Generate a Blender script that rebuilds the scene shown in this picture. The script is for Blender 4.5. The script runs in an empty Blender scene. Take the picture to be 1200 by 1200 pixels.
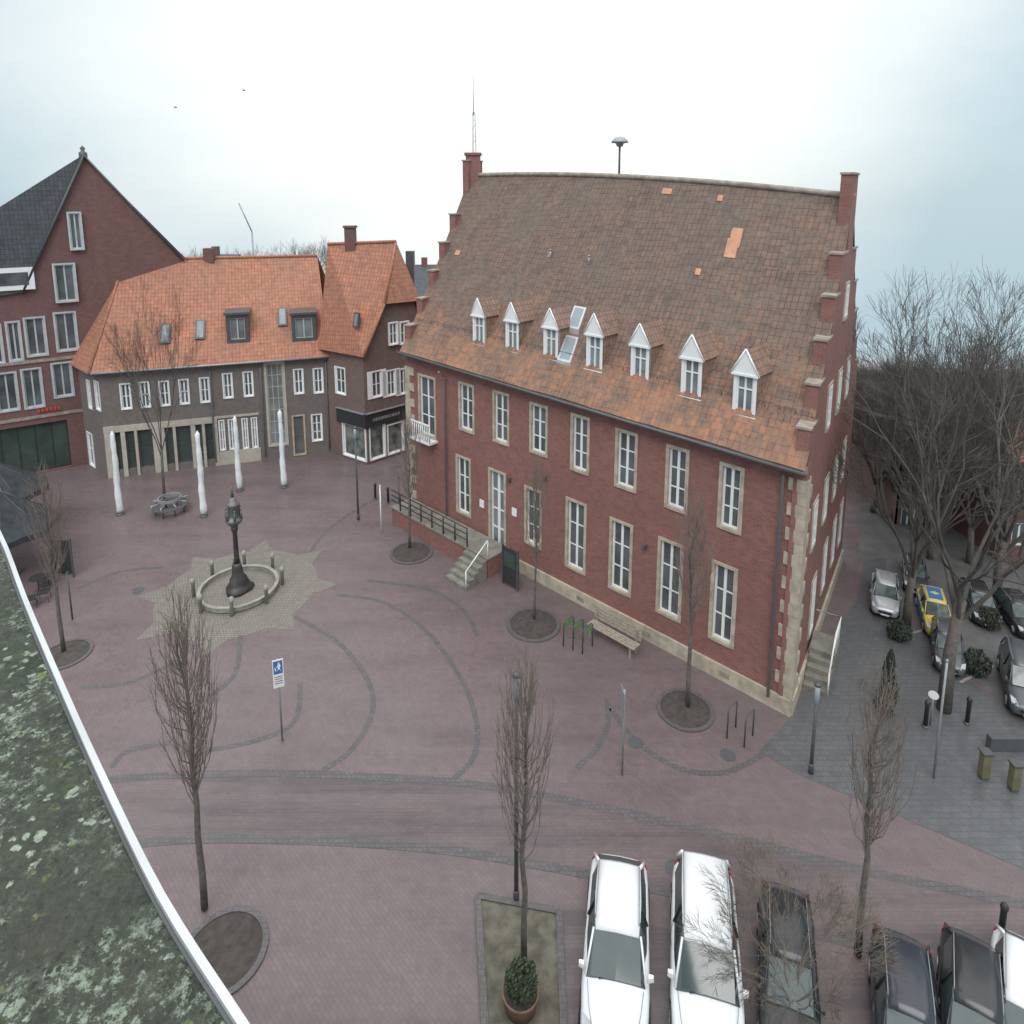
import bpy, math, random
from mathutils import Vector, Matrix, noise
R=math.radians
random.seed(7)
SC=bpy.context.scene; COL=SC.collection
H=18.0; F=770.0; CX=600.0; CY=353.0; PT=math.atan(.16)
cp,sp=math.cos(PT),math.sin(PT)
CAM=Vector((0,0,H))
def ray(px,py):
    u=px-CX; v=py-CY
    return Vector((u,F*cp-v*sp,-(F*sp+v*cp)))
def G(px,py,z=0.0):
    d=ray(px,py); t=(z-H)/d.z
    return CAM+d*t
def HZ(py,P):
    d=ray(600,py); return H+P.y*d.z/d.y
def AT(px,py,Y):
    d=ray(px,py); return CAM+d*(Y/d.y)
# ---------------- materials
def newmat(n):
    m=bpy.data.materials.new(n); m.use_nodes=True
    nt=m.node_tree; b=nt.nodes['Principled BSDF']
    return m,nt,b
def N(nt,t,**k):
    n=nt.nodes.new(t)
    for a,v in k.items(): setattr(n,a,v)
    return n
def mixc(nt,fac,a,b,mode='MIX'):
    m=nt.nodes.new('ShaderNodeMix'); m.data_type='RGBA'; m.blend_type=mode
    for s,v in ((0,fac),(6,a),(7,b)):
        if hasattr(v,'is_linked'): nt.links.new(v,m.inputs[s])
        elif s==0: m.inputs[0].default_value=v
        else: m.inputs[s].default_value=(*v,1)
    return m.outputs[2]
def ramp(nt,src,p0,p1,c0=(0,0,0),c1=(1,1,1)):
    r=nt.nodes.new('ShaderNodeValToRGB')
    r.color_ramp.elements[0].position=p0; r.color_ramp.elements[0].color=(*c0,1)
    r.color_ramp.elements[1].position=p1; r.color_ramp.elements[1].color=(*c1,1)
    nt.links.new(src,r.inputs[0]); return r.outputs[0]
def noi(nt,scale,detail=4,coord='Object',rough=.55,sc3=None):
    tc=nt.nodes.new('ShaderNodeTexCoord'); n=nt.nodes.new('ShaderNodeTexNoise')
    n.inputs['Scale'].default_value=scale; n.inputs['Detail'].default_value=detail; n.inputs['Roughness'].default_value=rough
    if sc3:
        mp=N(nt,'ShaderNodeMapping'); mp.inputs['Scale'].default_value=sc3; nt.links.new(tc.outputs[coord],mp.inputs[0]); nt.links.new(mp.outputs[0],n.inputs['Vector'])
    else: nt.links.new(tc.outputs[coord],n.inputs['Vector'])
    return n.outputs[0]
def bump(nt,b,src,st=.3,dist=.02):
    bp=nt.nodes.new('ShaderNodeBump'); bp.inputs['Strength'].default_value=st; bp.inputs['Distance'].default_value=dist
    nt.links.new(src,bp.inputs['Height']); nt.links.new(bp.outputs[0],b.inputs['Normal'])
def plain(n,c,rough=.6,metal=0,var=.25,scale=3.0,spec=.5,bs=0):
    m,nt,b=newmat(n)
    c=tuple(min(x*1.1+.014,.84) for x in c)  # lifts dark base colours slightly, standing in for haze
    o=noi(nt,scale,5)
    c2=tuple(x*(1-var) for x in c)
    k=mixc(nt,ramp(nt,o,.35,.65),c2,c)
    nt.links.new(k,b.inputs['Base Color']); b.inputs['Roughness'].default_value=rough; b.inputs['Metallic'].default_value=metal
    b.inputs['Specular IOR Level'].default_value=spec
    if bs: bump(nt,b,noi(nt,scale*8,4),bs,.01)
    return m
def brick(n,c1,c2,mortar,bw=.24,rh=.08,ms=.012,rough=.8,big=.35,bscale=.25,dirt=(.08,.06,.05),fine=.25,rot=0,off=.5,k=1.3):
    m,nt,b=newmat(n)
    c1,c2,mortar,dirt=[tuple(x*k+.008 for x in q) for q in (c1,c2,mortar,dirt)]
    uv=N(nt,'ShaderNodeUVMap'); mp=N(nt,'ShaderNodeMapping'); mp.inputs['Rotation'].default_value=(0,0,rot)
    nt.links.new(uv.outputs[0],mp.inputs[0])
    t=N(nt,'ShaderNodeTexBrick'); t.offset=off
    t.inputs['Color1'].default_value=(*c1,1); t.inputs['Color2'].default_value=(*c2,1); t.inputs['Mortar'].default_value=(*mortar,1)
    t.inputs['Scale'].default_value=1; t.inputs['Mortar Size'].default_value=ms; t.inputs['Brick Width'].default_value=bw; t.inputs['Row Height'].default_value=rh
    nt.links.new(mp.outputs[0],t.inputs['Vector'])
    big_=ramp(nt,noi(nt,bscale,6,rough=.65),.35,.7)
    ml=nt.nodes.new('ShaderNodeMath'); ml.operation='MULTIPLY'; ml.inputs[1].default_value=big; nt.links.new(big_,ml.inputs[0])
    kk=mixc(nt,ml.outputs[0],t.outputs[0],dirt)
    fn=ramp(nt,noi(nt,3.0,6,rough=.7),.3,.7,(1-fine,)*3,(1,1,1))
    kk=mixc(nt,1.0,kk,fn,'MULTIPLY')
    nt.links.new(kk,b.inputs['Base Color']); b.inputs['Roughness'].default_value=rough
    bump(nt,b,t.outputs[1],-.3,.01)
    return m,nt,b,kk
M={}
M['hbrick'],*_=brick('hall_brick',(.27,.098,.08),(.19,.07,.06),(.21,.135,.12),fine=.25,big=.45,dirt=(.14,.065,.055))
M['gbrick'],*_=brick('grey_brick',(.155,.13,.118),(.12,.102,.095),(.16,.145,.135))
M['dbrick'],*_=brick('dark_red_brick',(.17,.062,.057),(.12,.048,.045),(.14,.095,.09))
M['mbrick'],*_=brick('mid_brick',(.17,.10,.085),(.12,.075,.065),(.15,.12,.11))
M['pave'],nt,b,k=brick('square_paving',(.165,.118,.120),(.135,.098,.101),(.105,.084,.086),bw=.21,rh=.105,ms=.008,rough=.5,big=.7,bscale=.13,dirt=(.118,.094,.100),fine=.18,rot=R(45),k=1.2)
nt.links.new(ramp(nt,noi(nt,.35,6,rough=.65),.35,.65,(.24,)*3,(.58,)*3),b.inputs['Roughness'])
stk=ramp(nt,noi(nt,.5,5,rough=.6,sc3=(.35,1.6,1)),.45,.7,(1,1,1),(.80,.80,.82)); k=mixc(nt,1.0,k,stk,'MULTIPLY')
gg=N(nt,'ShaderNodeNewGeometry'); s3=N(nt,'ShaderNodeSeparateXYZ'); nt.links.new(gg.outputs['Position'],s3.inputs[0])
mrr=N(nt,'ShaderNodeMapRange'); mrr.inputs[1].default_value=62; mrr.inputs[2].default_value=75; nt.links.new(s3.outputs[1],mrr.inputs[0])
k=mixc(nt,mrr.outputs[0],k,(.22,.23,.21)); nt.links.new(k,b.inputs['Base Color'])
M['road'],nt,b,k=brick('road_paving',(.15,.108,.110),(.125,.092,.095),(.10,.08,.082),bw=.21,rh=.105,ms=.008,rough=.42,big=.6,bscale=.2,dirt=(.10,.084,.089),fine=.16,rot=0,k=1.14)
stk=ramp(nt,noi(nt,.8,5,rough=.6,sc3=(.18,2.2,1)),.42,.62,(1,1,1),(.68,.69,.72)); k=mixc(nt,1.0,k,stk,'MULTIPLY'); nt.links.new(k,b.inputs['Base Color'])
nt.links.new(ramp(nt,noi(nt,.5,6,rough=.65),.35,.65,(.22,)*3,(.5,)*3),b.inputs['Roughness'])
M['cobble'],*_=brick('grey_cobbles',(.115,.11,.115),(.085,.083,.088),(.065,.06,.062),bw=.16,rh=.13,ms=.014,rough=.5,big=.6,bscale=.9,dirt=(.12,.097,.10),k=1.12)
M['greyp'],*_=brick('grey_paving',(.125,.128,.135),(.10,.103,.11),(.075,.077,.08),bw=.3,rh=.2,ms=.012,rough=.34,big=.6,bscale=.3,dirt=(.085,.088,.095),k=1.1)
M['sandp'],*_=brick('sand_paving',(.235,.215,.18),(.18,.165,.145),(.11,.10,.09),bw=.14,rh=.12,ms=.02,rough=.6,big=.7,bscale=.8,dirt=(.15,.13,.12),k=1.2)
M['asph']=plain('asphalt',(.12,.117,.12),.45,var=.3,scale=1.5)
def tiles(n,c1,c2,dirt,big,orange=None,zr=None,k=1.3):
    m,nt,b,kk=brick(n,c1,c2,tuple(x*.55 for x in c2),bw=.22,rh=.30,ms=.018,rough=.8,big=big,bscale=.5,dirt=dirt,fine=.4,off=0,k=k)
    if orange:
        uv=N(nt,'ShaderNodeUVMap'); t=N(nt,'ShaderNodeTexBrick'); t.offset=0
        t.inputs['Color1'].default_value=(0,0,0,1); t.inputs['Color2'].default_value=(1,1,1,1); t.inputs['Mortar'].default_value=(.3,.3,.3,1)
        t.inputs['Scale'].default_value=1; t.inputs['Mortar Size'].default_value=.01; t.inputs['Brick Width'].default_value=.22; t.inputs['Row Height'].default_value=.30
        t.inputs['Bias'].default_value=0; nt.links.new(uv.outputs[0],t.inputs[0])
        g=N(nt,'ShaderNodeNewGeometry'); sx=N(nt,'ShaderNodeSeparateXYZ'); nt.links.new(g.outputs['Position'],sx.inputs[0])
        mr=N(nt,'ShaderNodeMapRange'); mr.inputs[1].default_value=zr[0]; mr.inputs[2].default_value=zr[1]; mr.inputs[3].default_value=.17; mr.inputs[4].default_value=-.07
        nt.links.new(sx.outputs[2],mr.inputs[0])
        a=N(nt,'ShaderNodeMath',operation='ADD'); nt.links.new(mr.outputs[0],a.inputs[0])
        a2=N(nt,'ShaderNodeMath',operation='MULTIPLY'); a2.inputs[1].default_value=1.15; nt.links.new(noi(nt,.8,9,rough=.85),a2.inputs[0]); nt.links.new(a2.outputs[0],a.inputs[1])
        a3=N(nt,'ShaderNodeMath',operation='MULTIPLY_ADD'); nt.links.new(t.outputs[0],a3.inputs[0]); a3.inputs[1].default_value=.20; nt.links.new(a.outputs[0],a3.inputs[2])
        f=ramp(nt,a3.outputs[0],.66,1.05)
        k2=mixc(nt,f,kk,orange)
        f2_=ramp(nt,noi(nt,1.6,7,rough=.8),.50,.66,(0,0,0),(.55,.55,.55))
        k2=mixc(nt,f2_,k2,(.15,.135,.105)); nt.links.new(k2,b.inputs['Base Color'])
    return m
M['htile']=tiles('hall_roof_tiles',(.185,.112,.086),(.115,.076,.062),(.125,.10,.083),.65,(.42,.19,.105),(9.3,13.4))
M['dside']=tiles('dormer_side_tiles',(.30,.18,.135),(.22,.14,.11),(.20,.15,.12),.5)
M['otile']=tiles('orange_roof_tiles',(.50,.21,.125),(.41,.165,.10),(.31,.165,.115),.7,k=1.1)
M['dtile']=tiles('dark_roof_tiles',(.085,.095,.11),(.065,.073,.085),(.08,.085,.09),.4)
M['newtile']=plain('new_orange_tile',(.50,.25,.15),.75)
M['stone']=plain('pale_sandstone',(.46,.40,.31),.8,var=.35,scale=2.5)
M['step']=plain('worn_step_stone',(.22,.21,.18),.8,var=.4,scale=2.5)
M['stone2']=plain('grey_stone',(.30,.29,.26),.8,var=.35,scale=3)
M['copst']=plain('coping_stone',(.31,.27,.225),.8,var=.4,scale=3)
M['bronze']=plain('dark_bronze',(.055,.05,.046),.5,metal=.4,var=.3)
M['bronze2']=plain('weathered_bronze',(.15,.155,.15),.5,metal=.4,var=.4,scale=6)
M['white']=plain('white_paint',(.72,.73,.73),.5,var=.06)
M['wcar']=plain('white_car_paint',(.68,.69,.71),.22,var=.02)
M['dcar']=plain('black_car_paint',(.02,.022,.025),.2,var=.1)
M['bcar']=plain('navy_car_paint',(.025,.028,.04),.2,var=.1)
M['scar']=plain('silver_car_paint',(.42,.43,.45),.3,metal=.4,var=.03)
M['gcar']=plain('grey_car_paint',(.10,.11,.12),.3,metal=.3,var=.05)
M['ycar']=plain('yellow_car_paint',(.60,.43,.08),.35,var=.03)
M['blue']=plain('blue_paint',(.03,.14,.38),.4,var=.05)
M['glass']=plain('window_glass',(.11,.125,.135),.08,var=.55,scale=.8,spec=.8)  # base colour lightened to imitate sky reflected in the panes
M['glassl']=plain('light_glass',(.22,.25,.26),.12,var=.5,scale=.7,spec=.8)
M['display']=plain('display_glass',(.20,.22,.21),.15,var=.75,scale=1.6,spec=.7)
M['hatchp']=plain('matt_blue_pane',(.26,.31,.34),.6,var=.2,scale=1)
M['gglass']=plain('green_black_glass',(.045,.07,.06),.15,var=.4,scale=.7,spec=.6)
M['cglass']=plain('car_glass',(.04,.06,.06),.06,var=.1,spec=.8)
M['black']=plain('black_metal',(.02,.021,.023),.45,var=.2)
M['dgrey']=plain('dark_grey_metal',(.07,.075,.08),.45,var=.2)
M['mgrey']=plain('zinc_metal',(.28,.30,.32),.45,metal=.3,var=.15)
M['alu']=plain('aluminium',(.52,.54,.55),.4,metal=.3,var=.15)
M['rubber']=plain('rubber',(.02,.02,.02),.9,var=.2)
M['green']=plain('green_paint',(.12,.26,.08),.5,var=.1)
M['red']=plain('red_paint',(.6,.04,.03),.4,var=.1)
M['lamp_r']=plain('tail_light_red',(.35,.02,.02),.2,var=.1)
M['lamp_w']=plain('headlight_lens',(.4,.42,.45),.1,var=.1)
M['bark']=plain('bark',(.13,.115,.10),.9,var=.4,scale=8)
M['twig']=plain('twigs',(.22,.18,.155),.9,var=.3,scale=3)
M['twigb']=plain('brown_twigs',(.17,.135,.105),.9,var=.3,scale=3)
M['twigd']=plain('dark_twigs',(.095,.085,.075),.9,var=.3,scale=3)
M['twigf']=plain('haze_tinted_twigs',(.26,.26,.26),.9,var=.3,scale=3)  # paler grey paints distance haze into the far trees' base colour
M['soil']=plain('soil',(.06,.048,.043),.95,var=.4,scale=5,bs=.5)
M['wood']=plain('weathered_wood',(.34,.29,.23),.8,var=.35,scale=9)
M['bwood']=plain('brown_wood',(.18,.11,.07),.6,var=.3,scale=5)
M['parasol']=plain('grey_fabric',(.038,.044,.05),.9,var=.3,spec=.1)
M['beige']=plain('beige_render',(.42,.385,.33),.8,var=.18)
M['flag']=plain('white_fabric',(.70,.74,.76),.8,var=.14)
M['leafd']=plain('dark_leaves',(.045,.06,.04),.8,var=.5,scale=4)
M['leafm']=plain('evergreen_leaves',(.06,.085,.045),.8,var=.5,scale=4)
M['moss']=plain('grass_moss',(.13,.12,.09),.95,var=.5,scale=3,bs=.5)
M['pole_y']=plain('olive_box',(.15,.135,.07),.6,var=.3)
M['skin_b']=plain('bird_feathers',(.03,.03,.03),.8)
# lichen roof
m,nt,b=newmat('lichen_roof_felt'); M['lichen']=m
base=mixc(nt,ramp(nt,noi(nt,11,10,rough=.8),.35,.65),(.03,.038,.028),(.10,.118,.085))
base=mixc(nt,ramp(nt,noi(nt,2.2,5),.45,.7,(0,0,0),(.7,.7,.7)),base,(.075,.075,.062))
def spots(sc,th,patch,p0,p1,warp):
    tc=N(nt,'ShaderNodeTexCoord'); nz=N(nt,'ShaderNodeTexNoise'); nz.inputs['Scale'].default_value=sc*.9; nz.inputs['Detail'].default_value=6; nz.inputs['Roughness'].default_value=.7; nt.links.new(tc.outputs['Object'],nz.inputs[0])
    vm=N(nt,'ShaderNodeVectorMath',operation='MULTIPLY_ADD'); nt.links.new(nz.outputs[1],vm.inputs[0]); vm.inputs[1].default_value=(warp,)*3; nt.links.new(tc.outputs['Object'],vm.inputs[2])
    v=N(nt,'ShaderNodeTexVoronoi'); v.inputs['Scale'].default_value=sc; v.inputs['Randomness'].default_value=1; nt.links.new(vm.outputs[0],v.inputs['Vector'])
    rr=N(nt,'ShaderNodeSeparateColor'); nt.links.new(v.outputs['Color'],rr.inputs[0])
    sb=N(nt,'ShaderNodeMath',operation='MULTIPLY_ADD'); nt.links.new(rr.outputs[0],sb.inputs[0]); sb.inputs[1].default_value=.35; nt.links.new(v.outputs['Distance'],sb.inputs[2])
    s1=ramp(nt,sb.outputs[0],th*.82,th,(1,1,1),(0,0,0))
    pt=ramp(nt,noi(nt,patch,6,rough=.75),p0,p1)
    mm=N(nt,'ShaderNodeMath',operation='MULTIPLY'); nt.links.new(s1,mm.inputs[0]); nt.links.new(pt,mm.inputs[1]); return mm.outputs[0]
def crust(s1,a0,a1,s2,b0,b1):
    x=ramp(nt,noi(nt,s1,10,rough=.85),a0,a1); y=ramp(nt,noi(nt,s2,5,rough=.65),b0,b1)
    mm=N(nt,'ShaderNodeMath',operation='MULTIPLY'); nt.links.new(x,mm.inputs[0]); nt.links.new(y,mm.inputs[1]); return mm.outputs[0]
tex=ramp(nt,noi(nt,55,6,rough=.8),.35,.62,(.55,.55,.55),(1,1,1))
c=mixc(nt,crust(24,.52,.57,2.4,.44,.54),base,(.31,.37,.29))
c=mixc(nt,spots(30,.46,3.0,.46,.54,.05),c,(.36,.42,.34))
c=mixc(nt,spots(19,.36,5,.50,.56,.06),c,(.19,.235,.08))
c=mixc(nt,crust(17,.56,.60,5,.48,.56),c,(.07,.095,.03))
c=mixc(nt,spots(60,.42,8,.45,.55,.02),c,(.04,.048,.035))
c=mixc(nt,1.0,c,tex,'MULTIPLY')
nt.links.new(c,b.inputs['Base Color']); b.inputs['Roughness'].default_value=.95
bump(nt,b,noi(nt,40,8),1.0,.03)
# ---------------- mesh builder
ORG={}
class MB:
    def __init__(s): s.v=[]; s.f=[]; s.sm=[]
    def add(s,vs,fs,smooth=False):
        k=len(s.v); s.v+= [Vector(p) for p in vs]
        for f in fs: s.f.append([k+i for i in f]); s.sm.append(smooth)
        return s
    def poly(s,*p): return s.add(p,[list(range(len(p)))])
    def hexa(s,p,smooth=False):
        return s.add(p,[(3,2,1,0),(4,5,6,7),(0,1,5,4),(1,2,6,5),(2,3,7,6),(3,0,4,7)],smooth)
    def box(s,x0,x1,y0,y1,z0,z1):
        return s.hexa([(x0,y0,z0),(x1,y0,z0),(x1,y1,z0),(x0,y1,z0),(x0,y0,z1),(x1,y0,z1),(x1,y1,z1),(x0,y1,z1)])
    def tube(s,pts,rad,n=6,smooth=True,cap=True):
        pts=[Vector(p) for p in pts]; 
        if not hasattr(rad,'__len__'): rad=[rad]*len(pts)
        vs=[];fs=[]
        for i,p in enumerate(pts):
            a=pts[max(i-1,0)]; c=pts[min(i+1,len(pts)-1)]; d=(c-a)
            if d.length<1e-6: d=Vector((0,0,1))
            d.normalize()
            x=d.orthogonal().normalized() if abs(d.z)<.9 else Vector((1,0,0))-d*d.x
            x.normalize(); y=d.cross(x)
            for k in range(n):
                t=2*math.pi*k/n; vs.append(p+(x*math.cos(t)+y*math.sin(t))*rad[i])
        for i in range(len(pts)-1):
            for k in range(n):
                fs.append((i*n+k,i*n+(k+1)%n,(i+1)*n+(k+1)%n,(i+1)*n+k))
        if cap: fs.append(tuple(range(n))[::-1]); fs.append(tuple((len(pts)-1)*n+k for k in range(n)))
        return s.add(vs,fs,smooth)
    def lathe(s,prof,c=(0,0,0),n=20,smooth=True,wob=0):
        vs=[];fs=[]
        for (r,z) in prof:
            for k in range(n):
                t=2*math.pi*k/n; rr=r*(1+wob*math.sin(3*t+z*2)) ; vs.append((c[0]+rr*math.cos(t),c[1]+rr*math.sin(t),c[2]+z))
        for i in range(len(prof)-1):
            for k in range(n): fs.append((i*n+k,i*n+(k+1)%n,(i+1)*n+(k+1)%n,(i+1)*n+k))
        fs.append(tuple(range(n))[::-1]); fs.append(tuple((len(prof)-1)*n+k for k in range(n)))
        return s.add(vs,fs,smooth)
    def ring(s,c,r0,r1,z0,z1,n=40,k0=0,k1=None):
        if k1 is None: k1=n
        for k in range(k0,k1):
            a=2*math.pi*k/n;b=2*math.pi*(k+1)/n
            P=lambda r,t,z:(c[0]+r*math.cos(t),c[1]+r*math.sin(t),z)
            s.hexa([P(r0,a,z0),P(r1,a,z0),P(r1,b,z0),P(r0,b,z0),P(r0,a,z1),P(r1,a,z1),P(r1,b,z1),P(r0,b,z1)])
        return s
    def build(s,name,mat,parent=None,bevel=0):
        me=bpy.data.meshes.new(name); o=ORG.get(parent,Vector((0,0,0))) if parent else Vector((0,0,0))
        me.from_pydata([tuple(v-o) for v in s.v],[],s.f); 
        uvl=me.uv_layers.new(name='UVMap')
        Z=Vector((0,0,1))
        for p in me.polygons:
            nn=p.normal
            p.use_smooth=s.sm[p.index]
            if abs(nn.z)>.97: t=Vector((1,0,0)); bb=Vector((0,1,0))
            else:
                t=Z.cross(nn)
                if t.length<1e-6: t=Vector((1,0,0))
                t.normalize(); bb=nn.cross(t)
            for li in p.loop_indices:
                w=me.vertices[me.loops[li].vertex_index].co+o
                uvl.data[li].uv=(w.dot(t),w.dot(bb))
        me.materials.append(mat)
        ob=bpy.data.objects.new(name,me); COL.objects.link(ob)
        if parent: ob.parent=parent; ORG[ob]=o
        else: ORG[ob]=Vector((0,0,0))
        if bevel:
            bv=ob.modifiers.new('Bevel','BEVEL'); bv.width=bevel; bv.segments=2; bv.limit_method='ANGLE'
        return ob
def tag(o,label,cat,group=None,kind=None):
    o['label']=label; o['category']=cat
    if group:o['group']=group
    if kind:o['kind']=kind
    return o
def empty(name,loc,label,cat,group=None,local=False):
    o=bpy.data.objects.new(name,None); COL.objects.link(o); o.location=loc if not local else (0,0,0)
    ORG[o]=Vector((0,0,0)) if local else Vector(loc)
    return tag(o,label,cat,group)
def copy_tree(o,parent=None):
    c=o.copy(); COL.objects.link(c); c.parent=parent
    for ch in list(o.children): copy_tree(ch,c)
    return c
def struct(name,mb,mat):
    o=mb.build(name,mat); o['kind']='structure'; return o
def V2(v): return Vector((v.x,v.y,0))
class Fr:
    def __init__(s,O,u,n): s.O=Vector((O.x,O.y,0)); s.u=u.normalized(); s.n=n.normalized()
    def P(s,a,z,d=0): return s.O+s.u*a+s.n*d+Vector((0,0,z))
    def px(s,x,y):
        d=ray(x,y); t=(s.O-CAM).dot(s.n)/d.dot(s.n); p=CAM+d*t
        return (p-s.O).dot(s.u),p.z
    def rect(s,x0,x1,y0,y1):
        yc=(y0+y1)/2; xc=(x0+x1)/2
        a=s.px(x0,yc)[0]; b=s.px(x1,yc)[0]
        return min(a,b),max(a,b),s.px(xc,y1)[1],s.px(xc,y0)[1]
    def box(s,mb,a0,a1,z0,z1,d0,d1):
        return mb.hexa([s.P(a0,z0,d0),s.P(a1,z0,d0),s.P(a1,z0,d1),s.P(a0,z0,d1),s.P(a0,z1,d0),s.P(a1,z1,d0),s.P(a1,z1,d1),s.P(a0,z1,d1)])
def frm(P,Q):
    u=(Q-P); u.z=0; L=u.length; u.normalize(); n=Vector((u.y,-u.x,0))
    if n.dot(CAM-P)<0: n=-n
    f=Fr(P,u,n); f.L=L; return f
def wall(mb,fr,a0,a1,z0,z1,holes,keep=None,depth=.25,extra_a=(),extra_z=(),back=False):
    A=sorted(set([a0,a1]+[h[0] for h in holes]+[h[1] for h in holes]+list(extra_a)))
    Z=sorted(set([z0,z1]+[h[2] for h in holes]+[h[3] for h in holes]+list(extra_z)))
    A=[a for a in A if a0-1e-6<=a<=a1+1e-6]; Z=[z for z in Z if z0-1e-6<=z<=z1+1e-6]
    def kp(i,j):
        if i<0 or j<0 or i>=len(A)-1 or j>=len(Z)-1: return 0
        a=(A[i]+A[i+1])/2; z=(Z[j]+Z[j+1])/2
        if keep and not keep(a,z): return 0
        for h in holes:
            if h[0]<a<h[1] and h[2]<z<h[3]: return 0
        return 1
    for i in range(len(A)-1):
        for j in range(len(Z)-1):
            if not kp(i,j): continue
            a,b,c,d=A[i],A[i+1],Z[j],Z[j+1]
            mb.poly(fr.P(a,c),fr.P(b,c),fr.P(b,d),fr.P(a,d))
            if back: mb.poly(fr.P(a,c,-depth),fr.P(a,d,-depth),fr.P(b,d,-depth),fr.P(b,c,-depth))
            for (di,dj,p,q) in ((-1,0,(a,c),(a,d)),(1,0,(b,c),(b,d)),(0,-1,(a,c),(b,c)),(0,1,(a,d),(b,d))):
                if not kp(i+di,j+dj) : mb.poly(fr.P(*p),fr.P(*q),fr.P(*q,-depth),fr.P(*p,-depth))
def window(parent,fr,r,cols=2,rows=3,sur=.12,surmat='stone',frmat='white',gmat='glass',sill=True,bar=.05,dep=.12,name='window'):
    a0,a1,z0,z1=r
    m=MB()
    if sur: 
        s_=MB(); 
        fr.box(s_,a0-.01,a0+sur,z0,z1,-.1,.04); fr.box(s_,a1-sur,a1+.01,z0,z1,-.1,.04)
        fr.box(s_,a0+sur,a1-sur,z1-sur,z1,-.1,.038); fr.box(s_,a0+sur,a1-sur,z0,z0+sur,-.1,.06)
        a0+=sur;a1-=sur;z0+=sur;z1-=sur
    w=a1-a0; fb=min(.075,w*.12)
    for (x0,x1,y0,y1) in ((a0,a0+fb,z0,z1),(a1-fb,a1,z0,z1),(a0+fb,a1-fb,z0,z0+fb),(a0+fb,a1-fb,z1-fb,z1)): fr.box(m,x0,x1,y0,y1,-dep-.04,-dep+.04)
    for i in range(1,cols):
        x=a0+w*i/cols; bw=bar*.9 if cols==2 else bar*.5; fr.box(m,x-bw,x+bw,z0+fb,z1-fb,-dep-.035,-dep+.03)
    for j in range(1,rows):
        z=z0+(z1-z0)*j/rows; fr.box(m,a0+fb,a1-fb,z-bar*.45,z+bar*.45,-dep-.03,-dep+.02)
    o=m.build(name,M[frmat],parent)
    p=MB(); p.poly(fr.P(a0,z0,-dep),fr.P(a1,z0,-dep),fr.P(a1,z1,-dep),fr.P(a0,z1,-dep)); p.build('pane',M[gmat],o)
    if sur: s_.build('surround',M[surmat],o)
    return o

# ---------------- terrain and ground
def terr(x,y):
    D=math.hypot(x,y); 
    th=x/max(y,1)
    a=.10+.12*max(0,min(1,(th-.25)/.25)) if y>0 else .1
    return min(0,18-a*D-1.0)
mb=MB()
def span(lo,hi,n): return [lo+(hi-lo)*i/n for i in range(n+1)]
xs=span(-420,-80,12)[:-1]+span(-80,160,60)+span(160,420,10)[1:]
ys=span(-60,60,8)[:-1]+span(60,160,40)+span(160,420,14)[1:]
vs=[(x,y,terr(x,y)) for y in ys for x in xs]; n=len(xs)
fs=[(j*n+i,j*n+i+1,(j+1)*n+i+1,(j+1)*n+i) for j in range(len(ys)-1) for i in range(n-1)]
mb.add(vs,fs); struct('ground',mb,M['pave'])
def catmull(p,k=8):
    out=[]; P=[p[0]]+list(p)+[p[-1]]
    for i in range(1,len(P)-2):
        for j in range(k):
            t=j/k; a,b,c,d=P[i-1],P[i],P[i+1],P[i+2]
            out.append(.5*((2*b)+(c-a)*t+(2*a-5*b+4*c-d)*t*t+(3*b-a-3*c+d)*t**3))
    out.append(Vector(p[-1])); return out
def strip(pxs,w,z,mat,name):
    pts=catmull([G(x,y) for x,y in pxs]); mb=MB(); L=[];
    for i,p in enumerate(pts):
        d=(pts[min(i+1,len(pts)-1)]-pts[max(i-1,0)]).normalized(); nn=Vector((-d.y,d.x,0))*w/2
        L.append((p+nn+Vector((0,0,z)),p-nn+Vector((0,0,z))))
    for i in range(len(L)-1): mb.poly(L[i][1],L[i+1][1],L[i+1][0],L[i][0])
    return struct(name,mb,mat)
def area(pxs,z,mat,name):
    mb=MB(); mb.poly(*[G(x,y,0)+Vector((0,0,z)) for x,y in pxs]); 
    o=mb.build(name,mat); o['kind']='structure'
    if o.data.polygons[0].normal.z<0: o.data.flip_normals()
    return o
l1=[(60,925),(150,912),(300,906),(450,911),(560,920),(700,945),(860,982),(1020,1022),(1200,1060),(1300,1085)]
l2=[(90,1000),(200,985),(330,984),(480,992),(600,1008),(760,1040),(900,1078),(1050,1120),(1250,1180)]
P1=catmull([G(*p) for p in l1]); P2=catmull([G(*p) for p in l2])
mb=MB()
A_=[P1[int(i*(len(P1)-1)/60)] for i in range(61)]; B_=[P2[int(i*(len(P2)-1)/60)] for i in range(61)]
for i in range(60): mb.poly(*[p+Vector((0,0,.004)) for p in (B_[i],B_[i+1],A_[i+1],A_[i])])
struct('road',mb,M['road'])
strip(l1,.26,.008,M['cobble'],'road_border')
strip(l2,.26,.008,M['cobble'],'road_border')
area([(926,842),(962,770),(1005,700),(1012,655),(1035,655),(1060,720),(1140,800),(1300,930),(1300,1060),(1180,1010),(1050,955),(930,905),(890,880)],.008,M['greyp'],'side_pavement')
area([(1005,655),(1010,560),(1150,540),(1300,620),(1300,925),(1140,795),(1062,718),(1036,655)],.012,M['asph'],'car_park_surface')
area([(660,1060),(1300,1210),(1300,1400),(600,1400)],.012,M['road'],'parking_bay_surface')
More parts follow.
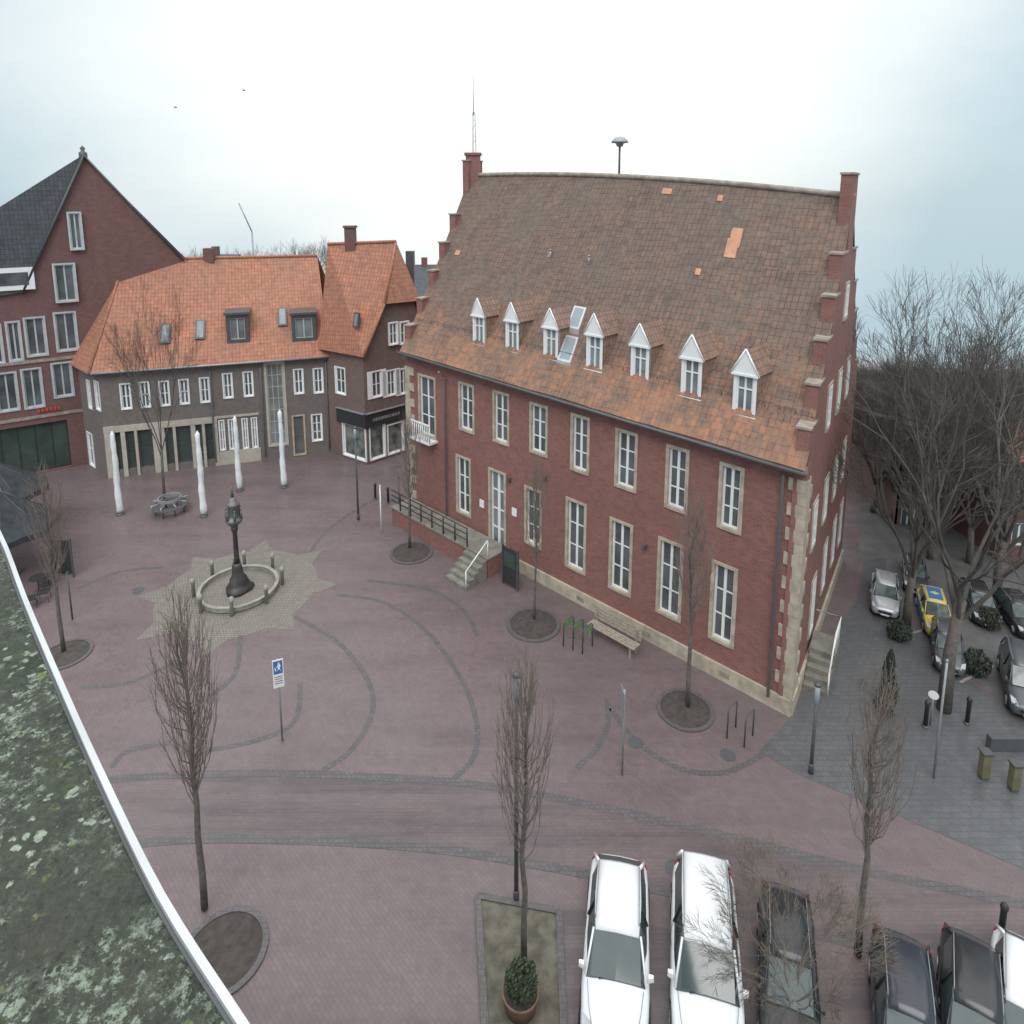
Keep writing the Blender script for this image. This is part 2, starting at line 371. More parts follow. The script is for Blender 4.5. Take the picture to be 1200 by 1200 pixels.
for q in ([(1070,742),(1110,730)],[(1125,800),(1165,780)],[(1060,700),(1090,690)]): strip([q[0],((q[0][0]+q[1][0])/2,(q[0][1]+q[1][1])/2),q[1]],.1,.016,M['stone2'],'bay_marking')
arcs=[[(395,697),(450,706),(500,740),(540,795),(558,845),(556,885),(530,915)],
[(345,722),(395,752),(430,795),(436,835),(412,878),(375,905)],
[(712,818),(712,850),(698,878),(676,900)],
[(716,830),(745,868),(795,900),(850,905),(898,882)],
[(95,805),(150,800),(205,775),(240,748)],
[(235,880),(300,868),(345,845),(352,800)],
[(130,900),(150,880),(200,870)],
[(358,655),(385,620),(430,590)],
[(282,745),(275,790),(240,820)],
[(560,745),(540,712),(500,690),(430,680)],
[(90,690),(140,670),(190,665)]]
for a in arcs: strip(a,.19,.006,M['cobble'],'cobble_arc')
FC=G(280,692)
mb=MB(); mb.lathe([(3.5,0),(3.5,.005)],(FC.x,FC.y,0),48,False); struct('fountain_apron',mb,M['sandp'])
for k in range(8):
    a=6.2832*k/8+.1; mb=MB(); c=FC+Vector((3.48*math.cos(a),3.48*math.sin(a),.007)); e_=FC+Vector((4.4*math.cos(a),4.4*math.sin(a),.007)); t=Vector((-math.sin(a),math.cos(a),0))*.6
    mb.poly(c-t,e_-t*.1,e_+t*.1,c+t); o=struct('apron_ray',mb,M['sandp'])
    if o.data.polygons[0].normal.z<0: o.data.flip_normals()

# ---------------- town hall
A=G(925,838); L=G(480,600)
fr=frm(A,L); HL=fr.L; u=fr.u; nrm=fr.n
g=Vector((.56,.828,0)).normalized(); W=12.0
ze=lambda s:9.25+.4*s/HL
zr=lambda s:17.85+1.25*s/HL+.35*4*(s/HL)*(1-s/HL)
def sd(P):
    v=P-A; det=u.x*g.y-u.y*g.x
    return (v.x*g.y-v.y*g.x)/det,(u.x*v.y-u.y*v.x)/det
def SDZ(s,d,z): p=A+u*s+g*d; return Vector((p.x,p.y,z))
def rz(s,d):
    d=min(d,W-d); e=ze(s)-.15; t=(d+.45)/(W/2+.45)
    # one continuous, gently flared plane
    return e+(zr(s)-e)*(t*.80+.20*t*t*(1.6-.6*t)) 
def roofhit(px,py):
    d=ray(px,py).normalized(); t=10.
    while t<80:
        p=CAM+d*t; s,dd=sd(p)
        if -1<s<HL+1 and -.45<dd<W/2+.3 and p.z<rz(s,dd): return p
        t+=.02
    return None
hall=empty('town_hall',A,'large red brick town hall with stepped gables, steep brown tiled roof and seven white dormers','town hall')
ups=[(491,511,440,512),(538,556,449,506),(578,597,459,520),(621,642,473,533),(669,691,486,554),(721,747,504,574),(780,807,523,599),(842,871,544,623)]
los=[(535,552,535,603),(663,687,586,669),(714,741,610,695),(770,800,633,724),(832,863,660,755),(615,635,572,640)]
door=(573,593,551,644)
holes=[fr.rect(*w) for w in ups+los]+[fr.rect(*door)]
mb=MB(); wall(mb,fr,0,HL,0,9.25,holes,depth=.3)
mb.poly(fr.P(0,9.25),fr.P(HL,9.25),fr.P(HL,9.65),fr.P(0,9.3))
mb.poly(SDZ(0,W,0),SDZ(0,W,9.3),SDZ(HL,W,9.6),SDZ(HL,W,0))
hw=mb.build('wall',M['hbrick'],hall)
for w in holes[:-1]: window(hall,fr,w,2,3,sur=.12,dep=.12,bar=.06)
r=holes[-1]; o=window(hall,fr,r,2,4,sur=.12,dep=.15,name='entrance_door',gmat='glassl',bar=.09)
mb=MB(); fr.box(mb,-.05,HL+.05,0,.6,.003,.1)
mb.build('plinth',M['stone'],hall)
mb=MB(); mb.hexa([fr.P(0,8.95,0),fr.P(HL,9.35,0),fr.P(HL,9.35,.3),fr.P(0,8.95,.3),fr.P(0,9.2,0),fr.P(HL,9.6,0),fr.P(HL,9.6,.42),fr.P(0,9.2,.42)])
mb.build('cornice',M['copst'],hall)
mb=MB(); mb.tube([fr.P(-.1,9.12,.52),fr.P(HL+.1,9.52,.52)],.07,8); mb.build('gutter',M['dgrey'],hall)
for (x,yb) in ((525,625),(912,812)):
    s=fr.px(x,(yb+520)/2)[0]; mb=MB(); mb.tube([fr.P(s,9.1,.5),fr.P(s,8.7,.14),fr.P(s,.4,.14)],.055,8); mb.build('downpipe',M['mgrey'],hall)
for s in (2.2,5.6,9.0):
    mb=MB(); fr.box(mb,s,s+.4,.2,.4,.1,.115); mb.build('cellar_vent',M['copst'],hall)
for (x,y) in ((598,562),(757,640),(640,560)):
    s,z=fr.px(x,y); mb=MB(); fr.box(mb,s-.06,s+.06,z-.1,z+.1,.0,.16); mb.build('wall_lamp',M['dgrey'],hall)
ns=30; ds=[-.45,.1,.7,1.3,2.1,3.0,4,5.0,W/2]
mb=MB()
for side in (0,1):
    vs=[];fs=[]
    for i in range(ns+1):
        s=HL*i/ns
        for d in ds:
            z=rz(s,d)
            jz=.04*noise.noise(Vector((s*.9,d*1.1,side*7)))
            vs.append(SDZ(s,d if not side else W-d,z+.12+jz))
    m_=len(ds)
    for i in range(ns):
        for j in range(m_-1):
            q=(i*m_+j,(i+1)*m_+j,(i+1)*m_+j+1,i*m_+j+1)
            fs.append(q if side else q[::-1])
    mb.add(vs,fs,True)
roof=mb.build('roof',M['htile'],hall)
mb=MB(); mb.tube([SDZ(HL*i/20,W/2,zr(HL*i/20)+.14) for i in range(21)],.13,8); mb.build('ridge_tiles',M['copst'],roof)
mb=MB(); d=.75
for i in range(0,40): 
    s0=HL*i/40+.1; s1=HL*(i+1)/40-.02
    mb.tube([SDZ(s0,d,rz(s0,d)+.3),SDZ(s1,d,rz(s1,d)+.3)],.012,4)
    mb.tube([SDZ(s0,d,rz(s0,d)+.1),SDZ(s0,d,rz(s0,d)+.3)],.012,4)
mb.build('snow_guard',M['dgrey'],roof)
def patch(px,py,w,h):
    p=roofhit(px,py); 
    if not p: return
    s,d=sd(p); mb=MB()
    f=lambda s,d:SDZ(s,d,rz(s,d)+.18)
    mb.poly(f(s,d),f(s+w,d),f(s+w,d+h*.55),f(s,d+h*.55)); mb.build('new_tile_patch',M['newtile'],roof)
for a in ((861,308,.5,.9),(866,296,.45,.9),(862,284,.25,.4),(786,233,.5,.3),(846,241,.25,.3),(820,328,.25,.3),(645,306,.2,.3),(538,303,.4,.3)): patch(*a)
for (x,y) in ((645,305),(690,313)):
    p=roofhit(x,y); mb=MB(); mb.tube([p,p+Vector((0,0,.5))],.05,8); mb.lathe([(.08,0),(.07,.06)],p+Vector((0,0,.5)),8); mb.build('vent_pipe',M['mgrey'],roof)
dn=Vector((nrm.x,nrm.y,0))
for (x,y0,y1) in ((561,350,404),(600,355,412),(645,362,421),(696,368,434),(749,380,447),(809,393,466),(871,410,487)):
    p=roofhit(x,y1); wid=.86; 
    zt=HZ(y0,p)+.0; hgt=zt-p.z; hw_=hgt*.64
    f=Fr(p-u*wid/2,u,dn); z0=p.z; f.O.z=0
    mb=MB()
    wall(mb,f,0,wid,z0-.1,z0+hw_,[(.12,wid-.12,z0+.12,z0+hw_-.1)],depth=.12)
    B=-hw_/1.25-.2
    mb.poly(f.P(-.06,z0+hw_,.06),f.P(wid+.06,z0+hw_,.06),f.P(wid/2,zt,.06))
    f.box(mb,-.07,wid+.07,z0+hw_-.08,z0+hw_,.0,.1)
    f.box(mb,-.05,wid+.05,z0-.1,z0+.02,.0,.1)
    for sg in (0,1):
        a=f.P(-.1 if not sg else wid+.1,z0+hw_-.04,.08); b_=f.P(wid/2,zt+.04,.08); mb.tube([a,b_],.035,4)
    dm=mb.build('dormer',M['white'],hall)
    for a in (0,wid):
        mb=MB(); mb.poly(f.P(a,z0-.1,0),f.P(a,z0+hw_,0),f.P(a,z0+hw_,B),f.P(a,z0-.1,B)); mb.build('cheek',M['dside'],dm)
    mb=MB(); Bt=-hgt/1.25-.2
    for sgn,a in ((1,-.07),(-1,wid+.07)):
        q=[f.P(a,z0+hw_-.03,.06),f.P(wid/2,zt+.0,.06),f.P(wid/2,zt+.0,Bt),f.P(a,z0+hw_-.03,B)]
        mb.poly(*q)
    mb.build('dormer_roof',M['dside'],dm)
    mb=MB(); f.box(mb,wid/2-.035,wid/2+.035,z0+.12,z0+hw_-.1,-.1,-.04); f.box(mb,.12,wid-.12,z0+hw_*.62,z0+hw_*.62+.05,-.1,-.045)
    f.box(mb,.12,.18,z0+.12,z0+hw_-.1,-.1,-.042); f.box(mb,wid-.18,wid-.12,z0+.12,z0+hw_-.1,-.1,-.042); mb.build('window_frame',M['white'],dm)
    mb=MB(); mb.poly(f.P(.12,z0+.1,-.09),f.P(wid-.12,z0+.1,-.09),f.P(wid-.12,z0+hw_-.1,-.09),f.P(.12,z0+hw_-.1,-.09)); mb.build('pane',M['glassl'],dm)
for (x,y,w,dl,up_) in ((668,432,.75,.75,0),(678,396,.7,.7,.12)):
    p=roofhit(x,y); s,d=sd(p); f=lambda s,d,h:SDZ(s,d,rz(s,d)+h)
    mb=MB(); mb.hexa([f(s,d,.1),f(s+w,d,.1),f(s+w,d+dl,.1),f(s,d+dl,.1),f(s,d,.25+up_),f(s+w,d,.25+up_),f(s+w,d+dl,.25),f(s,d+dl,.25)])
    o=mb.build('roof_hatch',M['alu'],hall)
    mb=MB(); i=.1; e_=.265; mb.poly(f(s+i,d+.06,e_+up_*.9),f(s+w-i,d+.06,e_+up_*.9),f(s+w-i,d+dl-.06,e_+up_*.1),f(s+i,d+dl-.06,e_+up_*.1)); mb.build('pane',M['hatchp'],o)
def steptop(s,nst=6):
    out=[]
    for k in range(nst):
        a=W/2*k/nst; b=W/2*(k+1)/nst
        zt=rz(s,max(b-.55,0))+.32
        out.append((a,b,zt))
    a,b,z=out[-1]; out[-1]=(a+.3,b,zr(s)+.95)
    x,y,z=out[-2]; out[-2]=(x,a+.3,z)
    return out
gn=Vector((g.y,-g.x,0))
gf=Fr(A,g,gn)
gw=[]
for (z0,z1,al) in ((1.7,3.9,(5.8,8.2,10.2)),(5.3,7.2,(2.2,4.6,7.0,9.4)),(9.4,11.2,(3.6,6.0,8.4)),(13.2,14.7,(6.0,))):
    for a in al: gw.append((a,z0,z1))
gw.append((3.3,1.2,3.6))
def make_gable(s,f,hl):
    st=steptop(s); st=st+[(W-b,W-a,z) for a,b,z in st[::-1]]
    def keep(a,z):
        for x,y,zt in st:
            if x<=a<=y: return z<zt
        return False
    mb=MB(); wall(mb,f,0,W,0,max(z for *_,z in st),hl,keep,depth=.42,extra_a=[a for a,_,_ in st],extra_z=[z for _,_,z in st],back=True)
    ob=mb.build('gable_wall',M['hbrick'],hall)
    for i,h in enumerate(hl): window(hall,f,h,2,3,sur=.14,surmat='stone',dep=-.01,gmat='glass',bar=.035,name='window' if i<len(hl)-1 else 'side_door')
    for a,b,z in st:
        if abs(a-W/2)<.01: continue
        if abs(b-W/2)<.01: b=W-a
        mb=MB(); f.box(mb,a-.05,b+.05,z,z+.08,-.46,.045); mb.build('coping',M['copst'],ob)
make_gable(0,gf,[(a-.5,a+.5,z0,z1) for a,z0,z1 in gw])
make_gable(HL,Fr(SDZ(HL,0,0),g,-gn),[])
def quoins(fr_,a,side,n0=0,w1=.78,w0=.42):
    mb=MB(); z=.6; k=n0
    while z<8.6:
        w=w1 if k%2 else w0
        if side>0: fr_.box(mb,a,a+w,z,z+.44,.0,.05)
        else: fr_.box(mb,a-w,a,z,z+.44,.0,.05)
        z+=.45; k+=1
    return mb
quoins(fr,-.05,1,0,.62,.3).build('quoins',M['stone'],hall); quoins(gf,-.05,1,1,1.0,.6).build('quoins',M['stone'],hall)
quoins(fr,HL+.05,-1).build('quoins',M['stone'],hall)
mb=MB(); gf.box(mb,0,W,0,.6,.003,.1); mb.build('plinth',M['stone'],hall)
p=SDZ(HL-.3,W/2,0); mb=MB(); z=zr(HL); mb.box(p.x-.42,p.x+.42,p.y-.4,p.y+.4,z-.5,z+1.3); mb.box(p.x-.5,p.x+.5,p.y-.48,p.y+.48,z+1.3,z+1.45); mb.build('chimney',M['hbrick'],hall)
sdn=fr.px(583,640)[0]
t0=sdn-.9; t1=HL-.4; th=.95
mb=MB(); fr.box(mb,t0,t1,0,th,.1,1.5); mb.build('terrace',M['hbrick'],hall)
mb=MB(); fr.box(mb,t0-.03,t1+.03,th,th+.08,.1,1.56); mb.build('terrace_paving',M['step'],hall)
mb=MB()
for k in range(5): fr.box(mb,t0+.05,t0+1.45,0,th-.19*k-.01,1.56+.28*k,1.56+.28*(k+1))
mb.build('entrance_steps',M['step'],hall)
mb=MB()
pp=[fr.P(t0+.05,th+.08,1.5),fr.P(t0+.05,0.05,2.9)]
mb.tube([pp[0]+Vector((0,0,.9)),pp[1]+Vector((0,0,.9))],.03,6); 
for q in pp: mb.tube([q,q+Vector((0,0,.9))],.03,6)
mb.build('stair_handrail',M['white'],hall)
mb=MB(); a=t0+1.5
while a<t1:
    mb.tube([fr.P(a,th,1.5),fr.P(a,th+1.05,1.5)],.04,5); a+=.9
for zz in (.45,.75,1.05): mb.tube([fr.P(t0+1.5,th+zz,1.5),fr.P(t1,th+zz,1.5)],.03,5)
mb.build('terrace_railing',M['black'],hall)
r=holes[0]; mb=MB(); zb=r[2]
fr.box(mb,r[0]-.1,r[1]+.1,zb-.12,zb,.0,.6)
for a in [r[0]-.08+i*(r[1]-r[0]+.16)/9 for i in range(10)]: mb.tube([fr.P(a,zb,.56),fr.P(a,zb+.95,.56)],.03,4)
fr.box(mb,r[0]-.1,r[1]+.1,zb+.93,zb+1.0,.52,.6)
mb.build('balcony',M['white'],hall)
a0=3.4
mb=MB(); gf.box(mb,a0-.6,a0+.6,0,.95,.1,1.0); mb.build('side_landing',M['step'],hall)
mb=MB()
for k in range(4): gf.box(mb,a0-.6-.28*(k+1),a0-.6-.28*k,0,.95-.2*(k+1),.12,.98)
mb.build('side_steps',M['step'],hall)
mb=MB()
for a in [a0-.58+i*.19 for i in range(7)]: mb.tube([gf.P(a,.95,.96),gf.P(a,1.85,.96)],.02,4)
mb.tube([gf.P(a0-1.7,.95,.96),gf.P(a0-.6,1.85,.96),gf.P(a0+.58,1.85,.96),gf.P(a0+.58,1.85,.1)],.035,5)
mb.tube([gf.P(a0-1.7,.0,.96),gf.P(a0-1.7,.95,.96)],.03,5)
mb.build('side_railing',M['white'],hall)
for (x,y) in ((565,590),(603,600)):
    s,z=fr.px(x,y); mb=MB(); fr.box(mb,s-.15,s+.15,z-.2,z+.2,.0,.04); mb.build('wall_plaque',M['white'],hall)
p=roofhit(764,208) or SDZ(HL*.5,W/2,18); s,_=sd(p); p=SDZ(s,W/2,zr(s)+.1)
zt=HZ(160,p)
sr=empty('siren',p,'grey mushroom shaped siren on a thin pole on the town hall ridge','siren')
mb=MB(); mb.tube([p,p+Vector((0,0,zt-p.z-.3))],.05,8); mb.build('pole',M['dgrey'],sr)
mb=MB(); mb.lathe([(.08,-.5),(.16,-.45),(.2,-.32),(.42,-.3),(.4,-.22),(.25,-.06),(.05,0)],(p.x,p.y,zt),16); mb.build('horn',M['mgrey'],sr)
p=SDZ(HL-.2,W/2+.2,0); z0=zr(HL)+1.4; ztop=HZ(90,p)
am=empty('antenna_mast',(p.x,p.y,z0),'thin lattice antenna mast above the left stepped gable','antenna')
mb=MB(); zm=z0+(ztop-z0)*.55
for k in range(3):
    t=k*2.094; a=Vector((.12*math.cos(t),.12*math.sin(t),0)); mb.tube([p+a+Vector((0,0,z0)),p+a*.6+Vector((0,0,zm))],.018,4)
q=z0; k=0
while q<zm-.3:
    t=k*2.094; a=Vector((.12*math.cos(t),.12*math.sin(t),0)); t=(k+1)*2.094; b_=Vector((.12*math.cos(t),.12*math.sin(t),0))
    mb.tube([p+a+Vector((0,0,q)),p+b_+Vector((0,0,q+.3))],.012,4); q+=.3;k+=1
mb.build('lattice',M['mgrey'],am)
mb=MB(); mb.tube([p+Vector((0,0,zm-.2)),p+Vector((0,0,ztop))],[.025,.012],5); mb.build('rod',M['mgrey'],am)

# ---------------- long grey brick house
P0=G(127,560); P1_=G(388,530)
f2=frm(P0,P1_); h2=empty('shop_house',P0,'long two-storey grey brick house with orange hipped roof and two dark dormers','house')
E=7.05; D2=9.5; back=-f2.n
ww=[(141,154,449,480),(164,176,447,478),(187,199,446,476),(210,222,444,474),(234,246,442,472),(261,273,437,467),(285,297,435,465),(344,356,432,462),(367,379,431,461)]
sh=[(137,143,504,554),(149,159,503,553),(163,180,502,552),(195,204,501,550),(208,225,500,549),(231,238,499,546),(242,251,498,545)]
wl=[(257,264,492,528),(268,276,491,527),(284,291,490,526),(295,302,489,525),(365,378,485,517)]
dr=[(343,358,486,531)]
stair=[(312,336,427,527)]
H_=[f2.rect(*w) for w in ww]; S_=[f2.rect(*w) for w in sh]; W_=[f2.rect(*w) for w in wl]; D_=[f2.rect(*w) for w in dr]; T_=[f2.rect(*w) for w in stair]
T_=[(T_[0][0],T_[0][1],.9,6.9)]
zs_=sum(s[3] for s in S_)/len(S_)
S_=[(a,b,.45,zs_) for a,b,_,c in S_]; D_=[(a,b,.05,c) for a,b,_,c in D_]
mb=MB(); wall(mb,f2,0,f2.L,0,E,H_+S_+W_+D_+T_,depth=.25)
Pl=G(98,540)
f2b=frm(P0,Pl); h2s=[f2b.rect(103,107,446,478),f2b.rect(112,117,447,480),f2b.rect(104,110,508,545)]
wall(mb,f2b,0,f2b.L,0,E,h2s,depth=.25)
bk=P1_+back*D2; mb.poly(P1_,bk,bk+Vector((0,0,E)),P1_+Vector((0,0,E)))
mb.build('wall',M['gbrick'],h2)
for w in H_: window(h2,f2,w,2,2,sur=.07,surmat='white',dep=.1)
for w in h2s: window(h2,f2b,w,2,2,sur=.07,surmat='white',dep=.1)
for w in W_: window(h2,f2,w,2,3,sur=.06,surmat='white',dep=.1)
for w in S_: window(h2,f2,w,1,2,sur=.0,frmat='dgrey',gmat='gglass',dep=.15,name='shop_window')
for w in T_: window(h2,f2,w,3,7,sur=.14,dep=.1,name='stair_window',surmat='beige',frmat='beige',gmat='glassl')
for w in D_: window(h2,f2,w,1,2,sur=.1,frmat='bwood',dep=.1,name='door')
z1=zs_+.03; se=max(s[1] for s in S_)+.3
mb=MB(); f2.box(mb,0,se,z1,z1+.4,.003,.1)
mb.build('shopfront_lintel',M['beige'],h2)
edges=sorted(S_,key=lambda q:q[0]); prev=0
for s in edges+[(se,)]:
    if s[0]-prev>.08: mb=MB(); f2.box(mb,prev+.02,s[0]-.02,0,z1-.004,.003,.08); mb.build('shopfront_pier',M['beige'],h2)
    prev=s[1] if len(s)>1 else 0
s4=[f2.px(x,500)[0] for x in (254,304)]
zt_=f2.px(280,488)[1]
mb=MB(); f2.box(mb,s4[0],s4[1],zt_,zt_+.15,.003,.06); mb.build('render_band',M['beige'],h2)
mb=MB(); f2.box(mb,s4[0],s4[1],.0,W_[0][2]-.06,.003,.05); mb.build('render_base',M['beige'],h2)
mb=MB(); mb.tube([f2.P(-.3,E,.4),f2.P(f2.L,E,.4)],.07,6); mb.build('gutter',M['mgrey'],h2)
for x in (249,308,384):
    s=f2.px(x,480)[0]; mb=MB(); mb.tube([f2.P(s,E-.1,.35),f2.P(s,E-.5,.13),f2.P(s,.3,.13)],.05,6); mb.build('downpipe',M['mgrey'],h2)
ra=f2.P(1.9,0,-4.6); ra=AT(146,304,ra.y); rb=f2.P(f2.L+2.5,0,-4.6); rb=AT(372,300,rb.y)
e0=f2.P(-.4,E,.45); e1=f2.P(f2.L+.2,E,.45); eb0=Pl+Vector((-.6,.0,E)); b0=f2.P(-.4,E,-9.8); b1=f2.P(f2.L+2,E,-9.8)
mb=MB(); mb.poly(e0,e1,rb,ra); mb.poly(eb0,e0,ra); mb.poly(b0,eb0,ra); mb.poly(b1,b0,ra,rb)
r2=mb.build('roof',M['otile'],h2)
mb=MB(); mb.tube([ra,rb],.12,6); mb.tube([ra,e0],.09,6); mb.build('ridge_tiles',M['otile'],r2)
def plane_hit(px,py,a,b,c):
    n_=(b-a).cross(c-a); d=ray(px,py); t=(a-CAM).dot(n_)/d.dot(n_); return CAM+d*t,n_.normalized()
for (x0,x1,y0,y1) in ((267,292,366,402),(343,371,366,400)):
    p,_=plane_hit((x0+x1)/2,y1,e0,e1,rb); w=(x1-x0)*p.y/F*1.0; zt=HZ(y0,p); f=Fr(p-f2.u*w/2,f2.u,f2.n)
    z0=p.z; mb=MB(); wall(mb,f,0,w,z0-.1,zt-.15,[(.25,w-.25,z0+.25,zt-.4)],depth=.2)
    for a in (0,w): mb.poly(f.P(a,z0-.1,0),f.P(a,zt-.1,0),f.P(a,zt-.1,-2),f.P(a,z0-.1,-2))
    dm=mb.build('dormer',M['dgrey'],h2); mb=MB(); f.box(mb,-.1,w+.1,zt-.15,zt,-2,.15); mb.build('dormer_roof',M['dgrey'],dm)
    mb=MB(); mb.poly(f.P(.25,z0+.25,-.15),f.P(w-.25,z0+.25,-.15),f.P(w-.25,zt-.4,-.15),f.P(.25,zt-.4,-.15)); mb.build('pane',M['glassl'],dm)
    mb=MB(); 
    for a in (.25,w/2,w-.25): f.box(mb,a-.04,a+.04,z0+.25,zt-.4,-.14,-.08)
    f.box(mb,.25,w-.25,z0+.2,z0+.28,-.14,-.07); f.box(mb,.25,w-.25,zt-.45,zt-.38,-.14,-.07)
    mb.build('window_frame',M['alu'],dm)
def skylight(root,px,py,w,h,a,b,c,uu):
    p,n_=plane_hit(px,py,a,b,c)
    if n_.z<0: n_=-n_
    up=n_.cross(uu); 
    if up.z<0: up=-up
    up.normalize(); q=lambda x,y,d:p+uu*x+up*y+n_*d
    mb=MB(); mb.hexa([q(-w/2,-h/2,.02),q(w/2,-h/2,.02),q(w/2,h/2,.02),q(-w/2,h/2,.02),q(-w/2,-h/2,.14),q(w/2,-h/2,.14),q(w/2,h/2,.14),q(-w/2,h/2,.14)])
    o=mb.build('skylight',M['dgrey'],root); mb=MB(); k=.1; mb.poly(q(-w/2+k,-h/2+k,.16),q(w/2-k,-h/2+k,.16),q(w/2-k,h/2-k,.16),q(-w/2+k,h/2-k,.16)); mb.build('pane',M['glassl'],o)
for (x,y) in ((194,392),(235,387),(331,372)): skylight(h2,x,y,.6,1.5,e0,e1,rb,f2.u)
mb=MB(); p=ra+(rb-ra)*.42; mb.box(p.x-.35,p.x+.35,p.y-.3,p.y+.3,p.z-.3,p.z+.7); mb.build('chimney',M['dbrick'],r2)

# ---------------- corner house
Q0=G(388,531); Q1=G(430,545); Q2=G(495,524)
f3=frm(Q0,Q1); f3g=frm(Q1,Q2)
h3=empty('corner_house',Q1,'brick corner house with steep orange half-hipped roof and a dark fascia over its shop','house')
E3=HZ(417,Q1)
win_a=[f3.rect(393,405,430,462)]
win_b=[f3g.rect(435,448,434,466),f3g.rect(453,464,433,464),f3g.rect(468,479,431,462),f3g.rect(454,465,377,404),f3g.rect(467,478,376,403)]
shopb=[f3g.rect(433,452,497,543),f3g.rect(454,474,495,539)]
shopa=[f3.rect(402,429,498,538)]
shopa=[(a,b,.2,d) for a,b,c,d in shopa]; shopb=[(a,b,.2,d) for a,b,c,d in shopb]
zc=HZ(354,f3g.P(f3g.L*.5,0,0))
GL=f3g.L; k1=GL*.36; k2=GL*.72
mb=MB(); wall(mb,f3,0,f3.L,0,E3,win_a+shopa,depth=.2)
wall(mb,f3g,0,GL,0,E3,[h for h in win_b+shopb if h[3]<E3],depth=.2)
mb.poly(f3g.P(0,E3),f3g.P(GL,E3),f3g.P(GL,E3+.6),f3g.P(k2+.9,zc),f3g.P(k1,zc))
mb.poly(f3g.P(GL,0),f3g.P(GL,0,-7),f3g.P(GL,E3,-7),f3g.P(GL,E3))
mb.build('wall',M['mbrick'],h3)
for h in win_a+[x for x in win_b if x[3]<E3]: window(h3,f3g if h not in win_a else f3,h,2,2,sur=.08,surmat='white',dep=.08)
for h in [x for x in win_b if x[3]>=E3]:
    f_=Fr(f3g.O+f3g.n*.16,f3g.u,f3g.n); window(h3,f_,h,2,2,sur=.08,surmat='white',dep=.08)
for h in shopa: window(h3,f3,h,2,1,sur=.08,surmat='white',gmat='display',dep=.12,bar=.04,name='shop_window')
for h in shopb: window(h3,f3g,h,1,1,sur=.08,surmat='white',gmat='display',dep=.12,bar=.04,name='shop_window')
for h in win_b[:3]:
    for a in (h[0]-.3,h[1]+.02):
        mb=MB(); f3g.box(mb,a,a+.28,h[2],h[3],.003,.05); mb.build('shutter',M['white'],h3)
e=f3.P(-.3,E3,.4); c_=f3g.P(-.2,E3,.4)
rl=AT(384,286,f3g.P(0,0,-4.5).y+0); rr=AT(464,283,f3g.P(GL*.5,0,-2.2).y)
tl=f3g.P(k1-.1,zc,.35); tr=f3g.P(k2+1.2,zc-.1,.35)
mb=MB(); mb.poly(e,c_,tl,rr,rl); mb.poly(tl,tr,rr); 
bb1=f3g.P(GL+.6,E3+.4,.3); mb.poly(tr,bb1,f3g.P(GL+2,E3,-9),rr); mb.poly(rl,rr,f3g.P(GL+2,E3,-9),f3.P(-4,E3,-9)); mb.poly(e,rl,f3.P(-4,E3,-9))
r3=mb.build('roof',M['otile'],h3)
mb=MB(); mb.tube([rl,rr],.12,6); mb.tube([rr,tl],.09,6); mb.tube([tl,c_],.09,6); mb.build('ridge_tiles',M['otile'],r3)
p=AT(411,284,rl.y); mb=MB(); mb.box(p.x-.35,p.x+.35,p.y-.3,p.y+.3,p.z-.6,p.z+1.0); mb.box(p.x-.42,p.x+.42,p.y-.37,p.y+.37,p.z+1.0,p.z+1.15); mb.build('chimney',M['dbrick'],r3)
p=AT(481,310,rr.y+3); mb=MB(); mb.box(p.x-.3,p.x+.3,p.y-.3,p.y+.3,p.z-2.5,p.z+1.0); mb.build('chimney',M['dgrey'],r3)
skylight(h3,419,375,.5,1.0,e,c_,rl,f3.u)
za=f3g.px(450,480)[1]; zb=f3g.px(450,496)[1]
aw=None
for ff,a0_,a1_ in ((f3,.9,f3.L),(f3g,0,GL*.74)):
    mb=MB(); ff.box(mb,a0_,a1_+(.0 if ff is f3g else .12),zb,za,.01 if ff is f3g else .012,.12); aw=mb.build('shop_fascia',M['black'],h3)
    mb=MB(); ff.box(mb,a0_,a1_,za+.002,za+.06,.01,.2); mb.build('canopy_edge',M['mgrey'],aw)
mb=MB(); random.seed(3)
a=.5
while a<GL*.55:
    w=random.uniform(.10,.24); f3g.box(mb,a,a+w,(za+zb)/2-.1,(za+zb)/2+.1,.121,.13); a+=w+.07
mb.build('shop_lettering',M['mgrey'],aw)

# ---------------- tall dark brick gabled building
L0=G(-75,578); L1=G(97,545)
f4=frm(L0,L1); h4=empty('gabled_block',L1,'tall dark red brick building with pointed gable and dark slate roof at the left edge','building')
ax,az=f4.px(98,184); ex,ez=f4.px(28,342); rx,rzz=f4.px(215,306)
wn=[(80,97,248,293),(63,90,308,354),(64,91,365,412),(29,55,371,418),(8,26,376,424),(26,51,431,479),(61,86,424,466),(-6,22,436,483),(-20,4,380,428)]
hl=[f4.rect(*w) for w in wn]
mb=MB()
lo=[h for h in hl if h[3]<ez]
gd=f4.rect(-20,82,499,552); gd=(gd[0],gd[1],.1,gd[3])
LX=max(f4.L+.3,ax+.02)
wall(mb,f4,0,LX,0,ez,lo+[gd],depth=.3)
mb.poly(f4.P(ex,ez),f4.P(ax,ez),f4.P(ax,az))
mb.poly(f4.P(ax,ez-5,-.01),f4.P(rx,ez-5,-.01),f4.P(rx,rzz,-.01),f4.P(ax,az,-.01))
mb.build('wall',M['dbrick'],h4)
